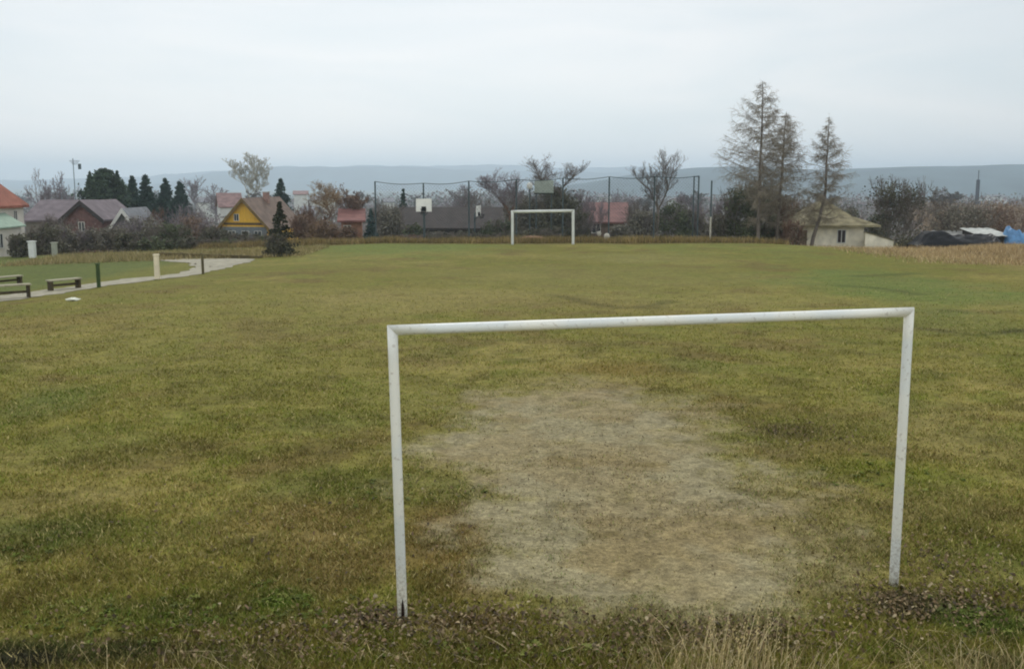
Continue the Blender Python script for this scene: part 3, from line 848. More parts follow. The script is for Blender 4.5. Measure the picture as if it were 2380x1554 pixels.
def stub(px, pyb, pyt, wpx, m, label, capm=None, square=True, name='marker_post', cat='post', group=None):
    x, y = hit(px, pyb); z = g1(x, y); H = (pyb - pyt) / F * y * 1.0; r = wpx / F * y / 2
    root = empty(name, (x, y, z), label, cat, group)
    if square: MB().box(-r, r, -r, r, -.15, H).build('shaft', m, root, bevel=r * .12)
    else: MB().tube([(0, 0, -.15), (0, 0, H)], r, 12).build('shaft', m, root, smooth=False)
    MB().box(-r * 1.25, r * 1.25, -r * 1.25, r * 1.25, H, H + r * .7).build('cap', capm or m, root, bevel=r * .15)
    return root
stub(230, 668, 614, 7, M_green, 'dark green metal post with small cap at the path edge')
stub(366, 649, 594, 10, M_cream, 'cream white square post standing beside the path')
stub(472, 637, 592, 5, M_dkpost, 'thin brown post at the wide end of the path')
def pillar(px, pt, wpx, Y, m, label):
    x = xat(px, Y); z = g1(x, Y); H = zat(pt, Y) - z; r = wpx / F * Y / 2 * .72
    root = empty('gate_pillar', (x, Y, z), label, 'pillar')
    MB().box(-r, r, -r, r, -.15, H - .06).build('shaft', m, root, bevel=.02)
    MB().box(-r - .04, r + .04, -r - .04, r + .04, H - .06, H).build('cap', m, root, bevel=.01)
pillar(69, 560, 18, 59.5, mat('white_pillar', C(218, 220, 216), var=.06), 'bright white gate pillar before the red roofed house')
pillar(121, 563, 14, 60.0, mat('grey_pillar', C(160, 162, 148), var=.1), 'pale grey gate pillar right of the white pillar')

def low_board():
    A, B = hit(372, 601), hit(608, 600)
    c = Vector(((A[0] + B[0]) / 2, (A[1] + B[1]) / 2, 0)); Lh = math.hypot(B[0] - A[0], B[1] - A[1]); rz = math.atan2(B[1] - A[1], B[0] - A[0])
    c.z = (g1(*A) + g1(*B)) / 2
    root = empty('low_rail', c, 'long low brown wooden board rail behind the gravel apron', 'rail', None, rz)
    MB().box(-Lh / 2, Lh / 2, -.05, .05, .04, .22).build('board', mat('brown_board', C(92, 80, 50), var=.3, scale=3), root, bevel=.01)
    n = 6
    for i in range(n):
        xx = -Lh / 2 + .1 + (Lh - .2) * i / (n - 1)
        MB().box(xx - .05, xx + .05, .052, .15, -.3, .24).build('stake', M_legd, root)
low_board()

# ------------------------------------------------------------------ buildings
M_glass = mat('window_glass', C(52, 58, 62), rough=.15, var=.15, spec=.6)
M_frame = mat('white_frame', C(206, 204, 196), var=.05)
def window(parent, lx, lz, w_, h_, ly, axis='y', sgn=-1, frame=M_frame, glass=M_glass, pane_split=True):
    """window on a wall plane; ly = plane coordinate, sgn = outward direction"""
    fr_ = .05; d0, d1 = .0, .05
    def bx(mb, a0, a1, z0, z1, e0, e1):
        lo, hi = sorted((ly + sgn * e0, ly + sgn * e1))
        if axis == 'y': mb.box(a0, a1, lo, hi, z0, z1)
        else: mb.box(lo, hi, a0, a1, z0, z1)
    mb = MB()
    bx(mb, lx - w_ / 2, lx + w_ / 2, lz + h_ - fr_, lz + h_, -.02, .05); bx(mb, lx - w_ / 2 - .04, lx + w_ / 2 + .04, lz, lz + fr_, -.02, .09)
    bx(mb, lx - w_ / 2, lx - w_ / 2 + fr_, lz + fr_, lz + h_ - fr_, -.02, .05); bx(mb, lx + w_ / 2 - fr_, lx + w_ / 2, lz + fr_, lz + h_ - fr_, -.02, .05)
    if pane_split: bx(mb, lx - .025, lx + .025, lz + fr_, lz + h_ - fr_, -.01, .045)
    f = mb.build('window', frame, parent)
    g = MB(); bx(g, lx - w_ / 2 + fr_ - .005, lx + w_ / 2 - fr_ + .005, lz + fr_ - .005, lz + h_ - fr_ + .005, -.02, .02)
    g.build('pane', glass, f)
    return f

def roof_tiles(name, rgb, rgb2=None, scale=1.2): return mat(name, rgb, var=.22, scale=scale, rgb2=rgb2, bump=.5, rough=.85)

def house(label, x, y, w_, d, hw, hr, rz, wm, rm, ridge='x', z=None, over=.35, hip=0.0, name='house', group=None, cat='house', chimney=None, wins=(), th=.16, gable=None, vergem=None, swins=()):
    """w_ along local x, d along local y; front wall at local y=-d/2 faces the camera when rz=0"""
    z = g1(x, y) - .3 if z is None else z
    hw += .3
    root = empty(name, (x, y, z), label, cat, group, rz)
    mb = MB(); X, Yd = w_ / 2, d / 2
    if hip > 0:
        mb.box(-X, X, -Yd, Yd, -.5, hw)
    elif ridge == 'x':
        mb.add([(-X, -Yd, -.5), (X, -Yd, -.5), (X, Yd, -.5), (-X, Yd, -.5), (-X, -Yd, hw), (X, -Yd, hw), (X, Yd, hw), (-X, Yd, hw), (-X, 0, hw + hr - .03), (X, 0, hw + hr - .03)],
               [(0, 3, 2, 1), (0, 1, 5, 4), (2, 3, 7, 6), (1, 2, 6, 9, 5), (3, 0, 4, 8, 7), (4, 5, 9, 8), (6, 7, 8, 9)])
    else:
        mb.add([(-X, -Yd, -.5), (X, -Yd, -.5), (X, Yd, -.5), (-X, Yd, -.5), (-X, -Yd, hw), (X, -Yd, hw), (X, Yd, hw), (-X, Yd, hw), (0, -Yd, hw + hr - .03), (0, Yd, hw + hr - .03)],
               [(0, 3, 2, 1), (0, 1, 5, 8, 4), (2, 3, 7, 9, 6), (1, 2, 6, 5), (3, 0, 4, 7), (4, 8, 9, 7), (5, 6, 9, 8)])
    mb.build('wall', wm, root)
    r = MB()
    if hip > 0:
        ox, oy = X + over, Yd + over; zz = hw - .05
        rx = max(0.02, X - hip)
        r.add([(-ox, -oy, zz), (ox, -oy, zz), (ox, oy, zz), (-ox, oy, zz), (-ox, -oy, zz + th), (ox, -oy, zz + th), (ox, oy, zz + th), (-ox, oy, zz + th), (-rx, 0, zz + hr), (rx, 0, zz + hr)],
              [(0, 3, 2, 1), (0, 1, 5, 4), (1, 2, 6, 5), (2, 3, 7, 6), (3, 0, 4, 7), (4, 5, 9, 8), (5, 6, 9), (6, 7, 8, 9), (7, 4, 8)])
    else:
        A, Bh = (X, Yd) if ridge == 'x' else (Yd, X)            # A along the ridge, Bh half span
        sl = hr / Bh; e = Bh + over; aa = A + over
        def P(u, v, q): return (u, v, q) if ridge == 'x' else (v, u, q)
        for s in (-1, 1):
            V = [P(-aa, 0, hw + hr), P(aa, 0, hw + hr), P(aa, s * e, hw - over * sl), P(-aa, s * e, hw - over * sl)]
            V2 = [(a_, b_, c_ + th) for a_, b_, c_ in V]
            r.add(V + V2, [(0, 1, 2, 3), (4, 7, 6, 5), (0, 4, 5, 1), (1, 5, 6, 2), (2, 6, 7, 3), (3, 7, 4, 0)])
    ro = r.build('roof', rm, root)
    if vergem:
        mbv = MB(); A, Bh = (X, Yd) if ridge == 'x' else (Yd, X); sl = hr / Bh
        for s in (-1, 1):
            aa = Yd + over + .03; e = Bh + over
            mbv.add([(0, -aa, hw + hr - .22), (0, -aa, hw + hr + th + .03), (s * e, -aa, hw - over * sl + th + .03), (s * e, -aa, hw - over * sl - .22),
                     (0, -aa + .028, hw + hr - .22), (0, -aa + .028, hw + hr + th + .03), (s * e, -aa + .028, hw - over * sl + th + .03), (s * e, -aa + .028, hw - over * sl - .22)],
                    [(0, 1, 2, 3), (4, 7, 6, 5), (0, 4, 5, 1), (1, 5, 6, 2), (2, 6, 7, 3), (3, 7, 4, 0)])
        mbv.build('bargeboard', vergem, root)
    if chimney:
        cx, cy, cw, ch = chimney
        cm = MB().box(cx - cw / 2, cx + cw / 2, cy - cw / 2, cy + cw / 2, hw + hr * .4, hw + hr + ch).build('chimney', mat('chimney_brick', C(150, 120, 108), var=.2), ro)
        MB().box(cx - cw / 2 - .06, cx + cw / 2 + .06, cy - cw / 2 - .06, cy + cw / 2 + .06, hw + hr + ch, hw + hr + ch + .1).build('chimney_cap', mat('concrete_cap', C(170, 168, 162), var=.1), ro)
    for (lx, lz, ww, wh) in wins: window(root, lx, lz + .3, ww, wh, -Yd)
    for (ly_, lz, ww, wh) in swins: window(root, ly_, lz + .3, ww, wh, X, axis='x', sgn=1)
    return root

W_cream = mat('cream_render', C(214, 208, 196), var=.10, scale=1.0)
W_white = mat('white_render', C(206, 206, 200), var=.08, scale=1.0)
W_grey = mat('grey_render', C(128, 122, 112), var=.12, scale=1.0)
W_brick = mat('red_brick', C(112, 86, 82), var=.25, scale=4)
R_red = roof_tiles('red_tiles', C(146, 92, 76), None); R_purple = roof_tiles('grey_purple_tiles', C(110, 100, 104)); R_brown = roof_tiles('brown_tiles', C(112, 94, 82))
R_dark = roof_tiles('dark_brown_sheet', C(58, 51, 49)); R_pink = roof_tiles('faded_red_tiles', C(130, 104, 100)); R_grey = roof_tiles('grey_tiles', C(120, 122, 126))
M_verge = mat('dark_verge', C(62, 58, 56), var=.2)

# red roofed house at the left edge
Y0 = 62; xr = xat(55, Y0 + 7) ; hz = zat(480, Y0 + 7) - g1(xr - 4, Y0)
A_ = house('two tone cream house with steep red tiled roof at the left edge', xr - 4.5, Y0 + 3.5, 9, 7, hz, 4.6, 0, W_cream, R_red, hip=3.6, over=.3,
           swins=[(2.3, 2.3, .5, .7)], z=g1(xr - 4, Y0) - .3)
zl = A_.location.z
e0 = zat(500, Y0 + 2) - zl; e1 = zat(531, Y0 + 1.5) - zl
M_grn = mat('green_sheet', C(146, 166, 148), var=.1)
xe = 4.5 + .03; xo = 5.9
MB().add([(xe, -3.6, e0), (xo, -3.6, e1), (xo, .9, e1), (xe, .9, e0), (xe, -3.6, e0 + .08), (xo, -3.6, e1 + .08), (xo, .9, e1 + .08), (xe, .9, e0 + .08)],
         [(0, 3, 2, 1), (4, 5, 6, 7), (0, 1, 5, 4), (1, 2, 6, 5), (2, 3, 7, 6), (3, 0, 4, 7)]).build('porch_roof', M_grn, A_)
pw = MB().box(xe, xo - .25, -3.4, .7, -.5, e1 + .02).build('porch_wall', W_cream, A_)
window(A_, -2.2, 1.0, .7, .95, xo - .25, axis='x', sgn=1)

# brown wide house, brick gabled house, small white gable
Yb = 86
def house_px(label, pl, pr, pe, ptop, Y, d, rz, wm, rm, ridge, **kw):
    """walls spanning photo columns pl..pr, eave row pe, ridge row ptop, front wall at distance Y"""
    x0, x1 = xat(pl, Y), xat(pr, Y); cx = (x0 + x1) / 2
    cy = Y + (d / 2) * math.cos(rz); cx2 = cx - (d / 2) * math.sin(rz) 
    g = g1(cx2, cy) - .3
    eave = zat(pe, Y); yr = Y if ridge == 'y' else Y + d / 2
    rdg = zat(ptop, yr)
    hw = eave - g - .3; hr = rdg - eave - .16
    return house(label, cx2, cy, (x1 - x0) / math.cos(rz), d, hw, hr, rz, wm, rm, ridge, z=g, **kw)
house_px('wide grey purple roofed house with dull brown walls behind the bare hedge', 58, 178, 512, 464, 92, 8, 0, W_grey, R_purple, 'x', wins=[(.6, .9, .9, 1.1), (-1.4, .9, .9, 1.1)])
house_px('house with red brick gable under dark bargeboards and grey roof', 146, 236, 508, 466, 84, 6.5, math.radians(-2), W_brick, R_purple, 'y', vergem=M_verge, wins=[(-.1, 2.0, .55, .8)], over=.3)
house_px('small grey shed with white A shaped gable boards', 262, 310, 522, 484, 80, 5, 0, mat('shed_wall', C(96, 98, 94), var=.2), R_grey, 'y', vergem=W_white, over=.25, name='garden_shed', cat='shed', wins=[(0, .6, .6, .8)])

# yellow house
yh = house_px('yellow gabled house with brown roof beyond the dark hedge', 512, 622, 524, 460, 112, 10, math.radians(-9), mat('yellow_boards', C(222, 174, 58), var=.14, scale=2, stretch=(6, 1, .6)), R_brown, 'y',
              vergem=mat('brown_verge', C(112, 92, 50), var=.2), over=.5, chimney=(.4, 0.5, .6, .7))
def wall_of(h): return [c for c in h.children if c.name.startswith('wall')][0]
def front_panel(h, x0, x1, z0, z1, m, name, d=.03, proud=.02):
    """thin cladding on the front wall of a house"""
    dd = abs(min(v.co.y for v in wall_of(h).data.vertices))
    return MB().box(x0, x1, -dd - proud - d, -dd - proud + .018, z0, z1).build(name, m, h)
ze = max(v.co.z for v in wall_of(yh).data.vertices[4:8])
hwid = max(v.co.x for v in wall_of(yh).data.vertices)
front_panel(yh, -hwid + .3, hwid - .3, ze + .05, ze + .32, mat('brown_beam', C(96, 78, 46), var=.2), 'balcony_beam')
front_panel(yh, -hwid + .05, hwid - .05, .0, ze - .15, mat('blue_grey_render', C(112, 118, 122), var=.12), 'lower_wall', proud=.005)
for lx in (-1.5, .1, 1.6): window(yh, lx, ze - 1.75, .9, 1.15, -5 - .035)
window(yh, -.9, ze + .5, .6, .8, -5)

house_px('house with faded pink roof just left behind the yellow house', 515, 560, 480, 448, 170, 8, math.radians(20), W_white, R_pink, 'x', wins=[(0, .9, 1, 1.1)])
house_px('terracotta red house between the willow and the blue spruce', 793, 840, 514, 484, 92, 7, math.radians(8), mat('orange_brick', C(142, 106, 88), var=.2, scale=3), roof_tiles('bright_red_tiles', C(122, 82, 76)), 'x', wins=[(-.4, 1.0, .7, .9)])
house_px('long low dark brown roofed barn behind the ball fence', 930, 1192, 528, 481, 88, 7, 0, mat('dark_boards', C(70, 62, 56), var=.25), R_dark, 'x', name='barn', cat='barn', over=.5)
rh = house_px('house with faded red tile roof right of the far goal', 1362, 1452, 516, 470, 90, 8, math.radians(-6), mat('brown_render', C(108, 92, 82), var=.2), roof_tiles('rose_tiles', C(122, 88, 84)), 'x', wins=[(-.8, .9, .8, .9)])
front_panel(rh, .75, 1.6, -.2, 2.0, mat('pale_panel', C(190, 186, 176), var=.1), 'door', proud=.01)
house_px('low grey house with pale roof far behind the pink willow', 697, 728, 500, 478, 150, 7, 0, W_grey, R_grey, 'x', wins=[(0, .8, .8, .9)])

# green panel on a frame behind the fence
gx = xat(1264, 68); gzb = g1(gx, 68)
gp = empty('green_panel', (gx, 68, gzb), 'pale green rectangular board raised high behind the far goal', 'board')
t_, b_ = zat(419, 68) - gzb, zat(450, 68) - gzb; hw_ = 22 / F * 68
MB().box(-hw_, hw_, -.03, .03, b_, t_).build('panel', mat('faded_green', C(152, 160, 150), var=.12), gp, bevel=.01)
for s in (-1, 1): MB().box(s * hw_ * .8 - .04, s * hw_ * .8 + .04, .033, .11, -.3, t_ - .05).build('post', M_fence, gp)
MB().box(-hw_ - .03, hw_ + .03, -.06, -.032, b_ - .05, b_ + .05).build('shadow_strip', mat('shadow_strip_dark', C(52, 56, 50)), gp)  # dark strip painted in as the shadow line beneath the board
# round pale lamp beside it
lp = empty('flood_lamp', (xat(1231, 67), 67, g1(xat(1231, 67), 67)), 'round pale lamp head on a pole left of the green board', 'lamp')
hl = zat(432, 67) - lp.location.z
MB().tube([(0, .1, -.3), (0, .1, hl - .1)], .04, 8).build('pole', M_fence, lp)
mb = MB(); ns = 12
V = []; Fs = []
for i in range(7):
    a0 = math.pi * i / 6
    for j in range(ns): V.append((.21 * math.sin(a0) * math.cos(2 * math.pi * j / ns), -.12 * math.cos(a0) - .02, hl + .24 * math.sin(a0) * math.sin(2 * math.pi * j / ns)))
for i in range(6):
    for j in range(ns): Fs.append((i * ns + j, i * ns + (j + 1) % ns, (i + 1) * ns + (j + 1) % ns, (i + 1) * ns + j))
mb.add(V, Fs).build('lamp_head', W_white, lp, smooth=True)

# hut with mossy hipped roof
M_moss = mat('mossy_roof', C(104, 96, 70), var=.2, scale=1.6, rgb2=C(152, 143, 112), bump=.6)
Yh = 74
x0, x1 = xat(1862, Yh), xat(2010, Yh); cxh = (x0 + x1) / 2; gh = zat(579, Yh)
hut = empty('garden_hut', (cxh, Yh + 2.6, gh), 'pale rendered hut with mossy tent shaped roof beneath the right larch', 'hut')
Wm = mat('hut_render', C(232, 224, 202), var=.16, scale=1.6)
X = (x1 - x0) / 2; D_ = 2.6
hwall = zat(524, Yh) - gh
MB().box(-X, X, -D_, D_, -1.2, hwall).build('wall', Wm, hut)
pk = zat(466, Yh + 2.6) - gh; ex = .95; ze_ = zat(528, Yh - .8) - gh
rmid = ((X + ex) * .52, (D_ + .8) * .52, ze_ + (pk - ze_) * .40)
def ringp(a_, b_, z_): return [(-a_, -b_, z_), (a_, -b_, z_), (a_, b_, z_), (-a_, b_, z_)]
V = ringp(X + ex, D_ + .8, ze_) + ringp(X + ex, D_ + .8, ze_ + .14) + ringp(*rmid) + ringp(.25, .12, pk)
mb = MB(); mb.add(V, [(0, 3, 2, 1)] + [(k * 4 + j, k * 4 + (j + 1) % 4, (k + 1) * 4 + (j + 1) % 4, (k + 1) * 4 + j) for k in range(3) for j in range(4)] + [(12, 13, 14, 15)])
mb.build('roof', M_moss, hut)
window(hut, xat(1958, Yh) - cxh, zat(565, Yh) - gh, .66, 1.0, -D_, frame=W_white, glass=mat('dark_pane', C(50, 40, 40), rough=.3))
MB().box(xat(1868, Yh) - cxh - .3, xat(1868, Yh) - cxh + .3, -D_ - .05, -D_ + .02, 0, hwall - .35).build('door', mat('hut_door', C(96, 84, 62), var=.2), hut)
# lean-to wall right of the hut
xa, xb = xat(2012, Yh - 1), xat(2078, Yh - 1)
lt = empty('low_wall', ((xa + xb) / 2, Yh - 1, gh), 'low pale rendered wall joining the hut on its right', 'wall')
hl_, hr_ = zat(541, Yh - 1) - gh, zat(560, Yh - 1) - gh; q = (xb - xa) / 2
MB().add([(-q, -.15, -.8), (q, -.15, -.8), (q, .15, -.8), (-q, .15, -.8), (-q, -.15, hl_), (q, -.15, hr_), (q, .15, hr_), (-q, .15, hl_)],
         [(0, 3, 2, 1), (4, 5, 6, 7), (0, 1, 5, 4), (1, 2, 6, 5), (2, 3, 7, 6), (3, 0, 4, 7)]).build('wall_face', Wm, lt)
MB().add([(-q - .03, -.2, hl_ + .005), (q + .05, -.2, hr_ + .005), (q + .05, .2, hr_ + .005), (-q - .03, .2, hl_ + .005), (-q - .03, -.2, hl_ + .08), (q + .05, -.2, hr_ + .08), (q + .05, .2, hr_ + .08), (-q - .03, .2, hl_ + .08)],
         [(0, 3, 2, 1), (4, 5, 6, 7), (0, 1, 5, 4), (1, 2, 6, 5), (2, 3, 7, 6), (3, 0, 4, 7)]).build('coping', M_moss, lt)

# plastic covered stacks at the right
def tarp_heap(label, pl, pr, pt, pb, Y, m, seed, name='covered_heap', cat='heap', slope=0.0, deep=2.2):
    x0, x1 = xat(pl, Y), xat(pr, Y); zb = zat(pb, Y); zt = zat(pt, Y); H = zt - zb
    n, k = 26, 12; V = []
    for i in range(n):
        u = i / (n - 1)
        for j in range(k):
            v = j / (k - 1)
            prof = min(1, 2.6 * min(v, 1 - v) + .0) ** .6
            endp = min(1, 9 * min(u, 1 - u) + .25)
            zz = H * prof * endp * (1 - slope * u) * (1 + .7 * (float(vnoise(u * 6, v * 3, seed)) - .55) + .35 * (float(vnoise(u * 15, v * 7, seed + 2)) - .5)) - (.4 if prof < .01 else 0)
            V.append(((u - .5) * (x1 - x0), (v - .5) * deep + .1 * (float(vnoise(u * 9, v * 3, seed + 5)) - .5), zz))
    Fs = [(i * k + j, (i + 1) * k + j, (i + 1) * k + j + 1, i * k + j + 1) for i in range(n - 1) for j in range(k - 1)]
    o = MB().add(V, Fs).build(name, m, None, ((x0 + x1) / 2, Y + deep / 2, zb))
    tag(o, label, cat)
M_blk = mat('black_plastic', C(20, 20, 24), rough=.5, var=.3, spec=.25)
tarp_heap('black plastic covered woodpile at the right end of the pitch', 2138, 2345, 546, 575, 70, M_blk, 3)
tarp_heap('bright blue tarpaulin covered heap at the right edge', 2352, 2450, 536, 573, 71, mat('blue_tarp', C(96, 140, 182), rough=.5, var=.2), 9)
def lean_shed(label, pl, pr, pt0, pt1, pb, Y, d, wm, rm):
    x0, x1 = xat(pl, Y), xat(pr, Y); zb = zat(pb, Y); q = (x1 - x0) / 2
    root = empty('low_shed', ((x0 + x1) / 2, Y, zb), label, 'shed', 'low sheds at the right edge')
    h0, h1 = zat(pt0, Y) - zb, zat(pt1, Y + d) - zb
    MB().add([(-q, 0, -.9), (q, 0, -.9), (q, d, -.9), (-q, d, -.9), (-q, 0, h0), (q, 0, h0), (q, d, h1 - .05), (-q, d, h1 - .05)],
             [(0, 3, 2, 1), (4, 5, 6, 7), (0, 1, 5, 4), (1, 2, 6, 5), (2, 3, 7, 6), (3, 0, 4, 7)]).build('wall', wm, root)
    mb = MB(); n = int(q * 2.4 / .28)
    xs_ = [-q - .15 + (2 * q + .3) * k / n for k in range(n + 1)]
    V = []
    for k, xx in enumerate(xs_):
        up = .05 if k % 2 else 0.0
        V += [(xx, -.25, h0 + .01 + up), (xx, d + .2, h1 + .01 + up)]
    mb.add(V, [(2 * k, 2 * k + 2, 2 * k + 3, 2 * k + 1) for k in range(n)])
    ro = mb.build('corrugated_roof', rm, root)
    sd = ro.modifiers.new('thick', 'SOLIDIFY'); sd.thickness = .02
M_darkb = mat('dark_shed_boards', C(60, 54, 50), var=.3)
lean_shed('low dark shed with pale corrugated roof left of the blue tarpaulin', 2286, 2352, 549, 531, 572, 72, 3.2, M_darkb, mat('pale_corrugated', C(186, 188, 182), var=.2, scale=2))
lean_shed('second low shed with dull grey corrugated roof behind the black woodpile', 2212, 2282, 550, 537, 572, 74, 3.0, M_darkb, mat('grey_corrugated', C(140, 140, 136), var=.25, scale=2))

# small white sacks and bricks at the field end
def boulder(px, py, wpx, hpx, Y, m, label, name, cat, seed):
    x = xat(px, Y); r = wpx / F * Y / 2; h = hpx / F * Y
    V = []; Fs = []; ns = 10; nr = 6
    z0 = zat(py, Y)
    for i in range(nr + 1):
        a0 = math.pi * i / nr
        for j in range(ns):
            k = 1 + .25 * (float(vnoise(j * .9, i * .9, seed)) - .5)
            V.append((r * k * math.sin(a0) * math.cos(2 * math.pi * j / ns), r * .7 * k * math.sin(a0) * math.sin(2 * math.pi * j / ns), h / 2 - h / 2 * k * math.cos(a0)))
    for i in range(nr):
        for j in range(ns): Fs.append((i * ns + j, i * ns + (j + 1) % ns, (i + 1) * ns + (j + 1) % ns, (i + 1) * ns + j))
    o = MB().add(V, Fs).build(name, m, None, (x, Y, z0)); tag(o, label, cat)
M_sack = mat('pale_sack', C(190, 184, 170), var=.12)
boulder(1411, 558, 14, 16, 64.3, M_sack, 'pale round sack at the foot of the fence below the red roof', 'filled_sack', 'sack', 3)
boulder(1393, 549, 11, 12, 66.5, M_sack, 'smaller pale sack left of the round sack', 'filled_sack', 'sack', 5)
boulder(1236, 560, 62, 12, 64.5, mat('brick_rubble', C(150, 112, 96), var=.3, scale=6), 'low pinkish rubble heap seen through the far goal', 'rubble_heap', 'heap', 8)

# masts
ms = empty('antenna_mast', (xat(178, 130), 130, g1(xat(178, 130), 130)), 'thin antenna mast above the bare trees at left', 'mast')
hm = zat(368, 130) - ms.location.z
MB().tube([(0, 0, -.5), (0, 0, hm)], .05, 6).build('pole', M_fence, ms)
mb = MB()
for k in range(5): mb.tube([(-.5 + .1 * k, 0, hm - .3 - k * .12), (.9 - .1 * k, 0, hm - .3 - k * .12)], .02, 4)
mb.box(.62, 1.0, -.03, .03, hm - 1.4, hm - .7)
mb.build('antenna', M_fence, ms)
xt = xat(2268, 420); tw = empty('chimney_tower', (xt, 420, g1(xt, 420)), 'slim dark chimney tower on the horizon at right', 'tower')
ht = zat(396, 420) - tw.location.z
mb = MB(); mb.tube([(0, 0, -1), (0, 0, ht * .72), (0, 0, ht * .80)], [.85, .75, .72], 12)
mb.build('shaft', mat('tower_concrete', C(72, 76, 84), var=.1), tw)
MB().tube([(0, 0, ht * .80), (0, 0, ht)], .22, 8).build('aerial', mat('aerial_steel', C(100, 104, 112)), tw)

# ------------------------------------------------------------------ trees
def grow_bare(seed, levels=5, trunks=1, spread=.55, up=.25, ratio=.68, kids=(2, 3), bole=.22, droop=0.0):
    r = random.Random(seed); segs = []; big = []
    def rec(p, d, Ln, rad, lev):
        n = 3 if lev < 3 else 2
        for i in range(n):
            d = (d + Vector((r.gauss(0, .16), r.gauss(0, .16), r.gauss(0, .10) + up * .25 - droop * lev * .04))).normalized()
            q = p + d * (Ln / n); r1 = rad * (1 - .35 * (i + 1) / n)
            (big if lev < 2 else segs).append((*p, *q, rad * (1 - .35 * i / n), r1)); p = q
            if lev < levels and lev > 0 and i < n - 1:
                for _ in range(1 if r.random() < .75 else 2):
                    a = r.uniform(0, 6.28); e = Vector((math.cos(a), math.sin(a), r.uniform(-.1, .7)))
                    rec(p, (d * .7 + e * spread * 1.4).normalized(), Ln * ratio * r.uniform(.6, 1), r1 * .55, lev + 1)
        if lev < levels:
            for _ in range(r.choice(kids)):
                a = r.uniform(0, 6.28); e = Vector((math.cos(a), math.sin(a), r.uniform(-.1, .5)))
                rec(p, (d + e * spread * r.uniform(.7, 1.4)).normalized(), Ln * ratio * r.uniform(.75, 1.1), rad * .58, lev + 1)
    for t in range(trunks):
        a = r.uniform(0, 6.28); k = 0 if trunks == 1 else .5
        p0 = Vector((math.cos(a) * k * .25, math.sin(a) * k * .25, 0)) * (1 if trunks > 1 else 0)
        rec(p0, Vector((math.cos(a) * k, math.sin(a) * k, 1)).normalized(), bole * (4 if trunks == 1 else 3.2), .10 if trunks == 1 else .06, 0 if trunks == 1 else 1)
    return np.array(big), np.array(segs)

def fit(big, segs, W, H, rt, rb):
    allp = np.concatenate([big[:, :6].reshape(-1, 3), segs[:, :6].reshape(-1, 3)])
    lo, hi = np.percentile(allp, .3, axis=0), np.percentile(allp, 99.7, axis=0)
    zt = hi[2]; wx = max(hi[0] - lo[0], hi[1] - lo[1])
    c = (lo + hi) / 2
    sx = W / wx; sz = H / zt
    for A in (big, segs):
        for o in (0, 3):
            t = np.clip(A[:, o + 2] / zt * 2.5, 0, 1)      # keep the foot of the trunk in place
            A[:, o] = (A[:, o] - c[0] * t) * sx; A[:, o + 1] = (A[:, o + 1] - c[1] * t) * sx
            A[:, o + 2] *= sz
    k = rb / max(big[:, 6].max(), 1e-6)
    big[:, 6:] *= k; segs[:, 6:] = np.maximum(segs[:, 6:] * k, rt)
    big[:, 6:] = np.maximum(big[:, 6:], rt * 1.3)
    return big, segs

B_grey = mat('bark_grey', C(118, 110, 104), var=.2, scale=2); B_dark = mat('bark_dark', C(112, 103, 94), var=.2, scale=2)
B_lilac = mat('twigs_lilac_grey', C(136, 126, 130), var=.15); B_olive = mat('twigs_olive', C(140, 130, 112), var=.2)
B_red = mat('twigs_red_brown', C(114, 89, 75), var=.2); B_tan = mat('twigs_tan', C(142, 118, 90), var=.2)
B_pale = mat('twigs_pale_green', C(176, 172, 156), var=.2)
L_spruce = mat('needles_dark', C(48, 69, 57), var=.35, scale=1.2); L_blue = mat('needles_blue', C(74, 92, 90), var=.3, scale=1.5)
L_pine = mat('needles_pine', C(59, 75, 55), var=.35, scale=1); L_ivy = mat('leaves_ivy', C(96, 94, 78), var=.35, scale=1.5)
L_bush = mat('leaves_dull', C(120, 115, 102), var=.3, scale=1.5); L_shrubbrown = mat('leaves_brown', C(124, 104, 88), var=.3, scale=1.5)
L_evg = mat('leaves_evergreen', C(94, 100, 74), var=.35, scale=1.2); L_far = mat('leaves_far', C(115, 115, 110), var=.25, scale=.5)

def root_px(name, px, Y, label, cat, group=None, dz=0):
    x = xat(px, Y); return empty(name, (x, Y, g1(x, Y) - dz), label, cat, group)

def bare_tree(px, pt, wpx, Y, seed, label, m_tw=B_grey, m_tr=B_dark, levels=5, rt=.012, rb=.16, group=None, leaves_m=None, leaf_n=0, leaf_s=.12, name='bare_tree', cat='tree', **kw):
    root = root_px(name, px, Y, label, cat, group)
    H = zat(pt, Y) - root.location.z; W = wpx / F * Y
    big, segs = fit(*grow_bare(seed, levels, **kw), W, H, rt, rb)
    link('trunk', seg_mesh('trunk', big, m_tr, 6), root)
    cr_ = link('crown', seg_mesh('crown', segs, m_tw, 3), root)
    if leaf_n:
        r = np.random.default_rng(seed); idx = r.integers(0, len(segs), leaf_n)
        c_ = segs[idx, 3:6] + r.normal(size=(leaf_n, 3)) * .12
        link('leaves', leaf_mesh('leaves', c_, leaf_s, leaves_m, r), root)
    return root

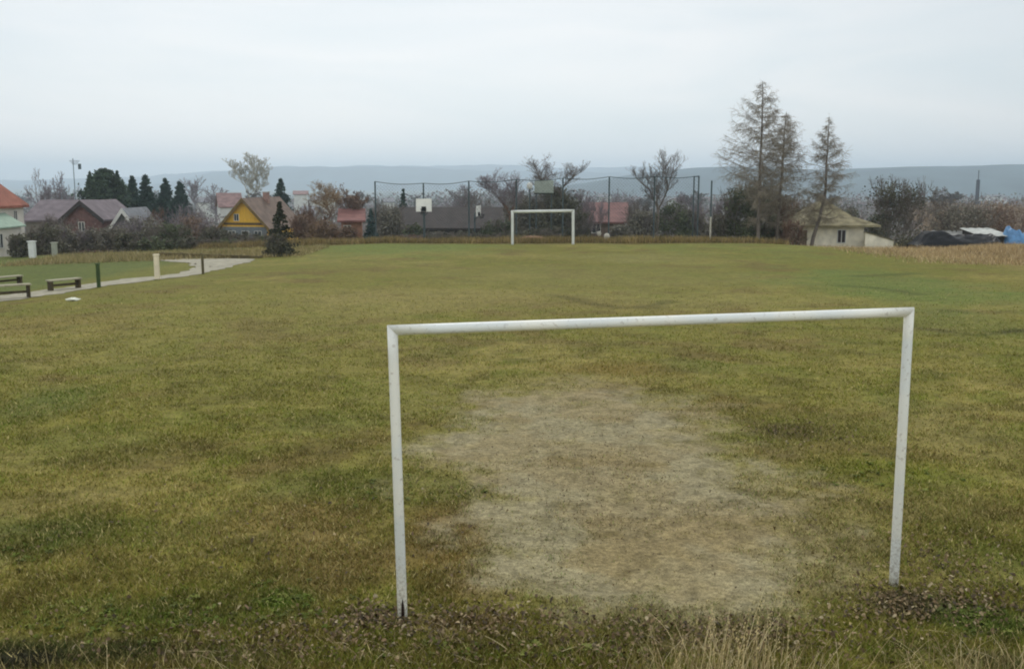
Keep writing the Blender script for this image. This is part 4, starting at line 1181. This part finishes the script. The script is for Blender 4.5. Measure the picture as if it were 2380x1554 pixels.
def shrub(px, pt, wpx, Y, seed, label, m_tw=B_dark, leaf_m=L_bush, leaf_n=2500, leaf_s=.10, levels=4, rt=.010, name='shrub', cat='bush', group=None, flat=0.6, twigs=True):
    root = root_px(name, px, Y, label, cat, group)
    H = max(.5, zat(pt, Y) - root.location.z); W = wpx / F * Y
    r = np.random.default_rng(seed)
    big, segs = fit(*grow_bare(seed, levels, trunks=6, spread=.6, up=.3), W, H, rt, .05)
    link('stems', seg_mesh('stems', np.concatenate([big, segs]), m_tw, 3), root)
    if leaf_n:
        # foliage gathered in clumps through the volume
        nc = 34; cl = []
        for _ in range(nc):
            a_ = r.uniform(0, 6.28); t = r.uniform(0, 1) ** .8; hh = r.uniform(.06, .86)
            rr = math.sqrt(t) * .42 * math.sqrt(max(.05, 1 - (hh * 1.02) ** 3))
            cl.append((rr * W * math.cos(a_), rr * W * .8 * math.sin(a_), hh * H, r.uniform(.10, .19)))
        cl = np.array(cl); idx = r.integers(0, nc, leaf_n)
        sc_ = cl[idx, 3:4] * min(W, H * 1.3)
        c_ = cl[idx, :3] + r.normal(size=(leaf_n, 3)) * sc_ * np.array([.6, .6, .5])
        c_[:, 2] = np.abs(c_[:, 2])
        link('foliage', leaf_mesh('foliage', c_, leaf_s, leaf_m, r), root)
    return root

def spruce(px, pt, wpx, Y, seed, label, leaf_m=L_spruce, n=6000, ls=.16, group=None, round_=0.0, name='spruce', cat='tree', gap=0.0, base=.04, foot=None, wide=1.0):
    root = root_px(name, px, Y, label, cat, group)
    H = zat(pt, Y) - root.location.z; W = wpx / F * Y; r = np.random.default_rng(seed)
    MB().tube([(0, 0, -.3), (0, 0, H * .5), (0, 0, H * .97)], [.02 * H + .05, .012 * H + .02, .01], 7).build('trunk', B_dark, root)
    W *= wide; nb = int(240 if H > 5 else 110)
    hb = base + (1 - base) * r.random(nb) ** 1.0; az = r.uniform(0, 6.28, nb)
    prof = (1 - hb) ** (.95 - .6 * round_)
    Lb = W / 2 * (prof * .98 + .015) * r.uniform(.65, 1.12, nb)
    idx = r.integers(0, nb, n); t = r.random(n) ** .6
    # more needles on longer branches
    keep = r.random(n) < .25 + .75 * Lb[idx] / Lb.max(); idx, t = idx[keep], t[keep]
    ll = Lb[idx] * t
    c_ = np.stack([np.cos(az[idx]) * ll, np.sin(az[idx]) * ll, hb[idx] * H - ll * .28 + .10 * ll * t], 1)
    c_ += r.normal(size=c_.shape) * (.012 * W + .07 * Lb[idx])[:, None] * np.array([1, 1, .7])
    c_[:, 2] = np.clip(c_[:, 2], .05, H)
    link('crown', leaf_mesh('crown', c_, ls, leaf_m, r, droop=np.array([0, 0, -.4])), root)
    return root

def larch(px_top, pt, px_base, wpx, Y, seed, label, zfoot=None, m=B_olive, dens=1.0, group='larches beside the hut', prof_pts=None, bend=None):
    root = root_px('larch_tree', px_base, Y, label, 'tree', group)
    if zfoot is not None: root.location.z = zfoot
    H = zat(pt, Y) - root.location.z; W = wpx * 1.28 / F * Y; r = random.Random(seed)
    dx = xat(px_top, Y) - root.location.x
    def axis(t):
        b = (bend or (lambda q: q))(t)
        return Vector((dx * b, 0, H * t))
    MB().tube([axis(i / 14) + Vector((r.gauss(0, .02), r.gauss(0, .02), -.3 if i == 0 else 0)) for i in range(15)], [.13 * (1 - i / 14) ** .9 + .018 for i in range(15)], 8).build('trunk', B_dark, root)
    S = []
    pp = prof_pts or [(0, .2), (.15, .45), (.3, 1), (.55, .95), (.75, .6), (.9, .24), (1, .0)]
    nb = int(170 * dens)
    for i in range(nb):
        t = .16 + .83 * (i + r.random()) / nb
        Ln = W / 2 * np.interp(t, [p[0] for p in pp], [p[1] for p in pp]) * r.uniform(.55, 1.12)
        if t < .33 and dens > .8 and r.random() < .6: continue
        a_ = r.uniform(0, 6.28); d = Vector((math.cos(a_), math.sin(a_), r.uniform(-.3, .45))).normalized()
        p = axis(t); n = 6; rad = .022 * (1 - t) + .010
        for k in range(n):
            d = (d + Vector((r.gauss(0, .09), r.gauss(0, .12), r.gauss(.06, .12)))).normalized()
            q = p + d * (Ln / n); r1 = max(.007, rad * (1 - .14)); S.append((*p, *q, rad, r1))
            for _ in range(int((7 if k else 2) * (1 if t < .8 else max(.25, (1 - t) * 4)) + r.random())):
                s0 = p.lerp(q, r.random()); a2 = r.uniform(0, 6.28); tl = r.uniform(.2, .7) * (.45 + .55 * Ln / (W / 2 + .01))
                e = (Vector((math.cos(a2), math.sin(a2), 0)) * .55 + d * .7 + Vector((0, 0, r.uniform(-1.0, .15)))).normalized()
                s1 = s0 + e * tl; S.append((*s0, *s1, .0062, .0045))
                for _ in range(2):
                    s2 = s0.lerp(s1, r.uniform(.3, 1)); e2 = (e + Vector((r.gauss(0, .6), r.gauss(0, .6), r.gauss(-.35, .4)))).normalized()
                    S.append((*s2, *(s2 + e2 * tl * .5), .0052, .0035))
            p, rad = q, r1
    link('crown', seg_mesh('crown', S, m, 3), root)
    return root

# larches
larch(1762, 188, 1764, 165, 71, 1, 'tallest bare larch with straight trunk', dens=1.25, prof_pts=[(0, .3), (.25, .45), (.36, 1), (.55, 1.0), (.7, .72), (.85, .46), (.93, .22), (1, .0)])
larch(1818, 262, 1806, 128, 72.5, 2, 'middle bare larch close beside the tallest one', dens=1.0)
larch(1916, 272, 1888, 130, 71.5, 3, 'leaning bare larch in front of the mossy roofed hut', dens=.72, zfoot=zat(572, 71.5),
      bend=lambda t: 1 - (1 - min(1, t / .45)) ** 1.3 if t < .45 else 1, prof_pts=[(0, 0), (.16, .5), (.26, .8), (.45, .6), (.62, .85), (.78, .45), (.9, .16), (1, .0)])
# orchard trees and bushes behind the far goal
bare_tree(1165, 398, 120, 73, 21, 'grey bare orchard tree left of the far goal', B_lilac, B_red, levels=6, rt=.0065, rb=.12, spread=.75, ratio=.68, up=.3, leaves_m=L_bush, leaf_n=0)
bare_tree(1290, 364, 150, 76, 34, 'broad bare tree rising above the far goal', B_grey, B_dark, levels=6, rt=.007, rb=.15, spread=.75, ratio=.68)
shrub(1290, 430, 120, 76.5, 44, 'tall dark ivy covered thicket behind the far goal', leaf_m=L_ivy, leaf_n=6500, leaf_s=.13, m_tw=B_dark)
shrub(1225, 455, 110, 78, 45, 'dark bramble thicket left of the ivy thicket', leaf_m=L_bush, leaf_n=4200, leaf_s=.12)
bare_tree(1525, 353, 112, 72, 57, 'upright bare fruit tree right of the red roofed house', B_grey, B_dark, levels=6, rt=.006, rb=.12, up=.6, spread=.68, ratio=.68)
shrub(1160, 508, 90, 70, 46, 'green brown shrub below the grey orchard tree', leaf_m=L_evg, leaf_n=2200)
for i, (px, pt, wp, Y, lm, tw, lab) in enumerate([
        (1490, 490, 80, 71, L_bush, B_grey, 'grey green bush right of the red roof'),
        (1560, 470, 90, 73, L_evg, B_grey, 'dull green bush under the upright fruit tree'),
        (1610, 480, 80, 74, L_bush, B_lilac, 'greyish bush behind the last fence posts'),
        (1668, 492, 70, 75, L_bush, B_grey, 'low bush right of the lone pole'),
        (1722, 424, 100, 75, L_evg, B_grey, 'green leafy bush left of the tallest larch'),
        (1765, 410, 90, 76.5, L_evg, B_dark, 'dark green bush behind the tallest larch trunk'),
        (1818, 456, 100, 78, L_shrubbrown, B_red, 'red brown bush between the larches and the hut'),
        (1862, 468, 80, 80, L_evg, B_red, 'olive bush rising behind the hut roof on its left'),
        (1846, 505, 64, 70.5, L_shrubbrown, B_red, 'thin brown bush covering the left corner of the hut'),
        (1960, 462, 90, 82, L_evg, B_grey, 'olive bush rising behind the hut roof on its right'),
        (2040, 488, 60, 90, L_pine, B_dark, 'small dark green bush between the hut and the black tree'),
        (1012, 538, 70, 70, L_bush, B_grey, 'grey bush beneath the front facing backboard'),
        (905, 478, 70, 76, L_bush, B_dark, 'dark bush below the leftmost fence post'),
        (965, 524, 60, 72, L_evg, B_dark, 'dark green bush left of the front facing backboard'),
        (1345, 490, 60, 75, L_ivy, B_dark, 'dark bush touching the right post of the far goal'),
        (1440, 525, 60, 68, L_bush, B_grey, 'low grey bush in front of the faded red roof'),
        (1082, 538, 90, 69, L_ivy, B_dark, 'low dark bush before the barn'),
        ]):
    shrub(px, pt, wp, Y, 100 + i, lab, m_tw=tw, leaf_m=lm, leaf_n=(2600 if wp > 60 else 1800) if px not in (1846, 1722, 1765, 1818) else (500 if px == 1846 else 5200), leaf_s=.11)
for i, (px, pt, wp, lab) in enumerate([(1040, 541, 130, 'low dark hedge clump before the long barn'), (1150, 542, 90, 'low dark hedge clump under the orchard tree'), (950, 546, 90, 'low brown hedge clump left of the barn'),
                                  (1260, 528, 150, 'low grey hedge clump seen through the far goal')]):
    shrub(px, pt, wp, 67.5, 140 + i, lab, m_tw=B_dark, leaf_m=L_ivy if i != 2 else L_shrubbrown, leaf_n=2600, leaf_s=.09)
for i, (px, pt, wp, Y, tw, lab) in enumerate([
        (1050, 462, 90, 104, B_lilac, 'bare lilac grey shrub above the barn roof'), (1110, 450, 80, 106, B_grey, 'bare grey shrub between the barn and the orchard tree'),
        (1205, 436, 80, 80, B_grey, 'bare grey shrub left of the green board'), (1375, 448, 80, 84, B_lilac, 'bare lilac grey shrub at the left end of the faded red roof'),
        (1440, 446, 90, 98, B_lilac, 'bare lilac grey shrub behind the faded red roof'), (1480, 470, 90, 74, B_grey, 'bare grey shrub right of the faded red roof'),
        (1590, 452, 100, 80, B_lilac, 'bare lilac grey shrub behind the last two fence posts'), (1690, 462, 80, 84, B_lilac, 'bare lilac grey shrub right of the lone pole'),
        (900, 466, 80, 84, B_grey, 'bare grey shrub at the first fence post'), (730, 470, 90, 82, B_red, 'bare reddish shrub left of the willow'),
        (270, 520, 110, 76, B_lilac, 'bare lilac grey shrub before the white gable boards'), (350, 486, 110, 84, B_red, 'bare reddish shrub below the first two spruces'),
        (440, 478, 110, 90, B_lilac, 'bare lilac grey shrub below the rightmost spruce'), (130, 500, 100, 76, B_grey, 'bare grey shrub before the wide purple roofed house')]):
    shrub(px, pt, wp, Y, 400 + i, lab, m_tw=tw, leaf_n=0, levels=5, rt=.010)
# right side
shrub(2085, 414, 140, 75, 61, 'tall dark bare thicket tree right of the hut', m_tw=B_dark, leaf_m=L_ivy, leaf_n=4600, leaf_s=.10, levels=5, name='thicket_tree', cat='tree')
shrub(2235, 458, 170, 78, 62, 'broad bare dark bush behind the black plastic woodpile', m_tw=B_dark, leaf_m=L_bush, leaf_n=2200, leaf_s=.11, levels=5)
shrub(2330, 470, 110, 90, 63, 'brown bush above the pale plastic sheet', m_tw=B_red, leaf_m=L_shrubbrown, leaf_n=1800, leaf_s=.12)
# left of the fence
spruce(862, 486, 48, 67, 71, 'small bluish spruce at the left end of the ball fence', L_blue, n=3500, ls=.11)
spruce(938, 438, 34, 120, 72, 'small pointed conifer rising behind the ball fence', L_spruce, n=3500, ls=.18, wide=1.5)
bare_tree(760, 424, 92, 88, 73, 'pale tan willow left of the terracotta house', B_tan, B_grey, levels=5, rt=.012, rb=.12, up=.6, leaves_m=mat('leaves_tan', C(156, 138, 112), var=.3), leaf_n=2600, leaf_s=.06)
bare_tree(812, 436, 80, 96, 74, 'dull reddish bare tree behind the terracotta house', B_red, B_grey, levels=5, rt=.013, rb=.12, leaves_m=L_shrubbrown, leaf_n=1200)
spruce(650, 470, 66, 53, 75, 'dark ragged conifer at the corner of the pitch', mat('needles_brown_green', C(52, 54, 38), var=.35), n=6500, ls=.085, base=.02, wide=1.4)
shrub(640, 540, 70, 52.6, 76, 'dark low bush round the foot of the corner conifer', leaf_m=L_ivy, leaf_n=2600, leaf_s=.07)
for i, (px, pt, wp, Y, lm, tw, lab) in enumerate([
        (705, 500, 70, 70, L_shrubbrown, B_red, 'brown twiggy bush right of the corner conifer'), (752, 512, 80, 69, L_shrubbrown, B_tan, 'tan twiggy bush below the willow'),
        (805, 530, 60, 68, L_shrubbrown, B_red, 'low reddish bush before the terracotta house'), (100, 520, 90, 66, L_ivy, B_dark, 'dark bush behind the two gate pillars'),
        (40, 545, 50, 61, L_ivy, B_dark, 'dark bush against the cream house porch'), (150, 525, 70, 70, L_bush, B_lilac, 'greyish bush right of the gate pillars'),
        (205, 530, 90, 72, L_bush, B_lilac, 'lilac grey bush below the brick gable'), (262, 528, 90, 70, L_bush, B_dark, 'dark grey bush below the white gable boards'),
        (330, 500, 100, 74, L_bush, B_lilac, 'grey brown bush right of the white gable boards'), (395, 520, 100, 68, L_evg, B_dark, 'dark green bush above the cream post'),
        (445, 500, 100, 76, L_shrubbrown, B_lilac, 'brownish bush below the two right spruces'), (500, 528, 90, 70, L_ivy, B_dark, 'dark bush left of the yellow house'),
        (560, 540, 100, 68, L_ivy, B_dark, 'dark bush before the yellow house windows'), (610, 548, 60, 66, L_evg, B_dark, 'green bush at the right foot of the yellow house'),
        (300, 540, 90, 67, L_ivy, B_dark, 'low dark bush behind the green post'), (350, 552, 80, 65, L_evg, B_dark, 'low green bush left of the cream post'),
        (450, 552, 90, 65, L_ivy, B_dark, 'low dark bush above the thin brown post'), (520, 556, 80, 64.5, L_evg, B_dark, 'low green bush below the dark bush'),
        ]):
    shrub(px, pt, wp, Y, 200 + i, lab, m_tw=tw, leaf_m=lm, leaf_n=2300, leaf_s=.10)
# conifers on the left
spruce(248, 394, 84, 124, 81, 'largest round topped dark conifer above the grey roof', L_pine, n=30000, ls=.26, round_=.9, name='pine_tree', wide=2.1)
spruce(215, 400, 50, 120, 82, 'narrow conifer at the left of the round topped one', L_pine, n=7000, ls=.22, round_=.3, wide=1.6)
spruce(278, 398, 46, 128, 89, 'slim conifer at the right shoulder of the round topped one', L_spruce, n=7000, ls=.22, wide=1.6)
for i, (px, pt, wp, lab) in enumerate([(312, 409, 40, 'first pointed spruce right of the round topped conifer'), (342, 408, 44, 'second pointed spruce from the round topped conifer'),
                                       (388, 416, 42, 'third pointed spruce, right of the gap in the row'), (421, 423, 42, 'fourth and rightmost pointed spruce of the row')]):
    spruce(px, pt, wp, 132 + i * 2, 83 + i, lab, L_spruce, n=14000, ls=.24, wide=3.0, group='row of pointed spruces at left')
spruce(655, 416, 56, 140, 88, 'dark conifer rising behind the yellow house roof', L_spruce, n=7500, ls=.24, round_=.4, wide=1.6)
bare_tree(105, 398, 90, 128, 91, 'bare grey tree left of the antenna mast', B_lilac, B_dark, rt=.02, rb=.16)
bare_tree(150, 402, 70, 134, 92, 'bare grey tree directly under the antenna mast', B_lilac, B_dark, rt=.02, rb=.16)
bare_tree(582, 358, 96, 215, 93, 'tall pale hazy poplar behind the yellow house', B_pale, B_pale, rt=.035, rb=.3, up=.7, leaves_m=mat('buds_pale', C(184, 180, 164), var=.2), leaf_n=700, leaf_s=.14, levels=6)
bare_tree(455, 412, 80, 220, 94, 'hazy bare tree right of the spruce row', B_lilac, B_lilac, rt=.035, rb=.2)
bare_tree(505, 430, 70, 200, 95, 'hazy bare tree left of the yellow house', B_lilac, B_lilac, rt=.035, rb=.2)
bare_tree(1075, 432, 90, 160, 96, 'hazy bare tree above the barn ridge', B_lilac, B_lilac, rt=.028, rb=.2, leaves_m=L_far, leaf_n=900, leaf_s=.2)

# far trees and houses across the valley
proto = bare_tree(700, 440, 60, 260, 301, 'hazy small bare tree among the far village roofs', B_lilac, B_lilac, rt=.06, rb=.25, levels=4, group='hazy trees of the far village', leaves_m=L_far, leaf_n=1500, leaf_s=.3, name='distant_tree')
Hp = zat(440, 260) - proto.location.z
ORD = 'first second third fourth fifth sixth seventh eighth ninth tenth eleventh twelfth thirteenth fourteenth fifteenth sixteenth seventeenth eighteenth nineteenth twentieth'.split()
MARKS = [(120, 'above the wide grey roof'), (300, 'behind the spruce row'), (480, 'left of the yellow house'), (640, 'behind the yellow house'), (800, 'behind the willow'), (960, 'seen through the left fence bays'),
         (1150, 'above the long barn'), (1330, 'behind the far goal'), (1480, 'above the faded red roof'), (1640, 'seen through the last fence bay'), (1880, 'behind the larches'), (2060, 'right of the hut'), (2500, 'near the chimney tower')]
for i in range(20):
    c_ = proto if i == 0 else copy_tree(proto)
    px = 30 + 120 * i + rnd.uniform(-35, 35); Y = rnd.choice([190, 230, 300, 380, 500]) * rnd.uniform(.9, 1.1)
    pt = rnd.uniform(438, 466)
    if px > 2200: px -= 80
    x = xat(px, Y); z = g1(x, Y); h = max(3.0, zat(pt, Y) - z)
    s_ = h / Hp
    c_.location = (x, Y, z); c_.scale = (s_ * rnd.uniform(.9, 1.5), s_ * 1.2, s_); c_.rotation_euler = (0, 0, rnd.uniform(0, 6))
    c_['label'] = 'hazy far bare tree, %s from the left, %s' % (ORD[i], next(m_ for q_, m_ in MARKS if px < q_))
for i, (px, pe, pt, wp, Y, rm, lab) in enumerate([
        (470, 470, 458, 26, 260, R_grey, 'far pale house with grey roof right of the spruces'), (700, 452, 443, 30, 330, R_pink, 'far white house left of the cream willow top'),
        (735, 466, 455, 30, 260, R_grey, 'far white house behind the willow'), (905, 470, 460, 24, 300, R_grey, 'far pale house by the left fence post'),
        (1330, 462, 454, 22, 420, R_pink, 'far pale house above the far goal crossbar'), (1400, 458, 450, 24, 500, R_grey, 'far pale house above the faded red roof'),
        (1590, 470, 461, 24, 330, R_pink, 'far pale house seen through the last fence bay'), (1680, 482, 472, 26, 260, R_grey, 'far pale house right of the lone pole'),
        (2190, 456, 450, 22, 700, R_grey, 'far white farm left of the chimney tower'), (2320, 458, 452, 34, 760, R_grey, 'far long white farm right of the chimney tower')]):
    house_px(lab, px - wp / 2, px + wp / 2, pe, pt, Y, 7 + Y * .01, rnd.uniform(-.3, .3), W_white, rm, 'x', name='distant_house', group='pale houses of the far village', wins=[(0, .9, 1.1, 1.1)])

def far_wood(name, label, n, region, hmin, hmax, pal, seed, wd=2.4):
    r = np.random.default_rng(seed); x, y = region(r, n); z = gz(x, y)
    big = fbm(x, y, .012, seed, 3); hh = r.uniform(hmin, hmax, n) * (.4 + 1.1 * big)
    k = 5
    c_ = np.stack([np.repeat(x, k), np.repeat(y, k), np.repeat(z, k) + np.repeat(hh, k) * r.uniform(.1, 1, n * k)], 1)
    c_[:, :2] += r.normal(size=(n * k, 2)) * wd * .5
    d = r.normal(size=(n * k, 3)); d /= np.linalg.norm(d, axis=1, keepdims=True); e = np.cross(d, r.normal(size=(n * k, 3))); e /= np.linalg.norm(e, axis=1, keepdims=True)
    s = r.uniform(.3, .7, n * k)[:, None] * wd * .5
    V = np.stack([c_ - d * s, c_ + e * s, c_ + d * s], 1).reshape(-1, 3)
    cl = np.array(pal)[r.integers(0, len(pal), n)]; cl = np.repeat(cl, k * 3, 0)
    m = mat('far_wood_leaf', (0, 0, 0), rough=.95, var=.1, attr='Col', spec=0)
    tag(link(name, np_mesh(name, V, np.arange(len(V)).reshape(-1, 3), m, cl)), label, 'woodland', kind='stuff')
def reg(x0p, x1p, y0, y1):
    def f(r, n):
        y = np.exp(r.uniform(math.log(y0), math.log(y1), n)); x = (r.uniform(x0p, x1p, n) - CX) / F * y; return x, y
    return f
WP = [C(140, 130, 134), C(130, 126, 122), C(148, 136, 136), C(118, 120, 112)]  # lilac-grey tones with distance haze put into the colour
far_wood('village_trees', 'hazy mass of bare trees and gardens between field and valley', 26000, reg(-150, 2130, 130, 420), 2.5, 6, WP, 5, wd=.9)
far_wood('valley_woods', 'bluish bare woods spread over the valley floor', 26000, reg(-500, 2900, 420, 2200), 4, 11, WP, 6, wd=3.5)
far_wood('brown_wood', 'brown bare wood at right behind the dark bush', 16000, reg(2110, 2560, 150, 300), 2.8, 6.2, [C(150, 134, 118), C(138, 124, 112), C(160, 142, 120)], 8, wd=.8)  # browns lightened so the colour itself carries some haze

# ------------------------------------------------------------------ haze
hm_ = bpy.data.materials.new('haze_air'); hm_.use_nodes = True; t = hm_.node_tree; t.nodes.clear()
o_ = t.nodes.new('ShaderNodeOutputMaterial'); pv = t.nodes.new('ShaderNodeVolumePrincipled')
pv.inputs['Color'].default_value = (.74, .87, 1.0, 1); pv.inputs['Density'].default_value = HAZE_DENSITY; pv.inputs['Anisotropy'].default_value = .6
t.links.new(pv.outputs[0], o_.inputs['Volume'])
hb = MB().box(-5200, 5200, -60, 5900, -45, 95).build('haze', hm_)
tag(hb, 'thin blue haze in the air over the valley', 'haze', kind='stuff')
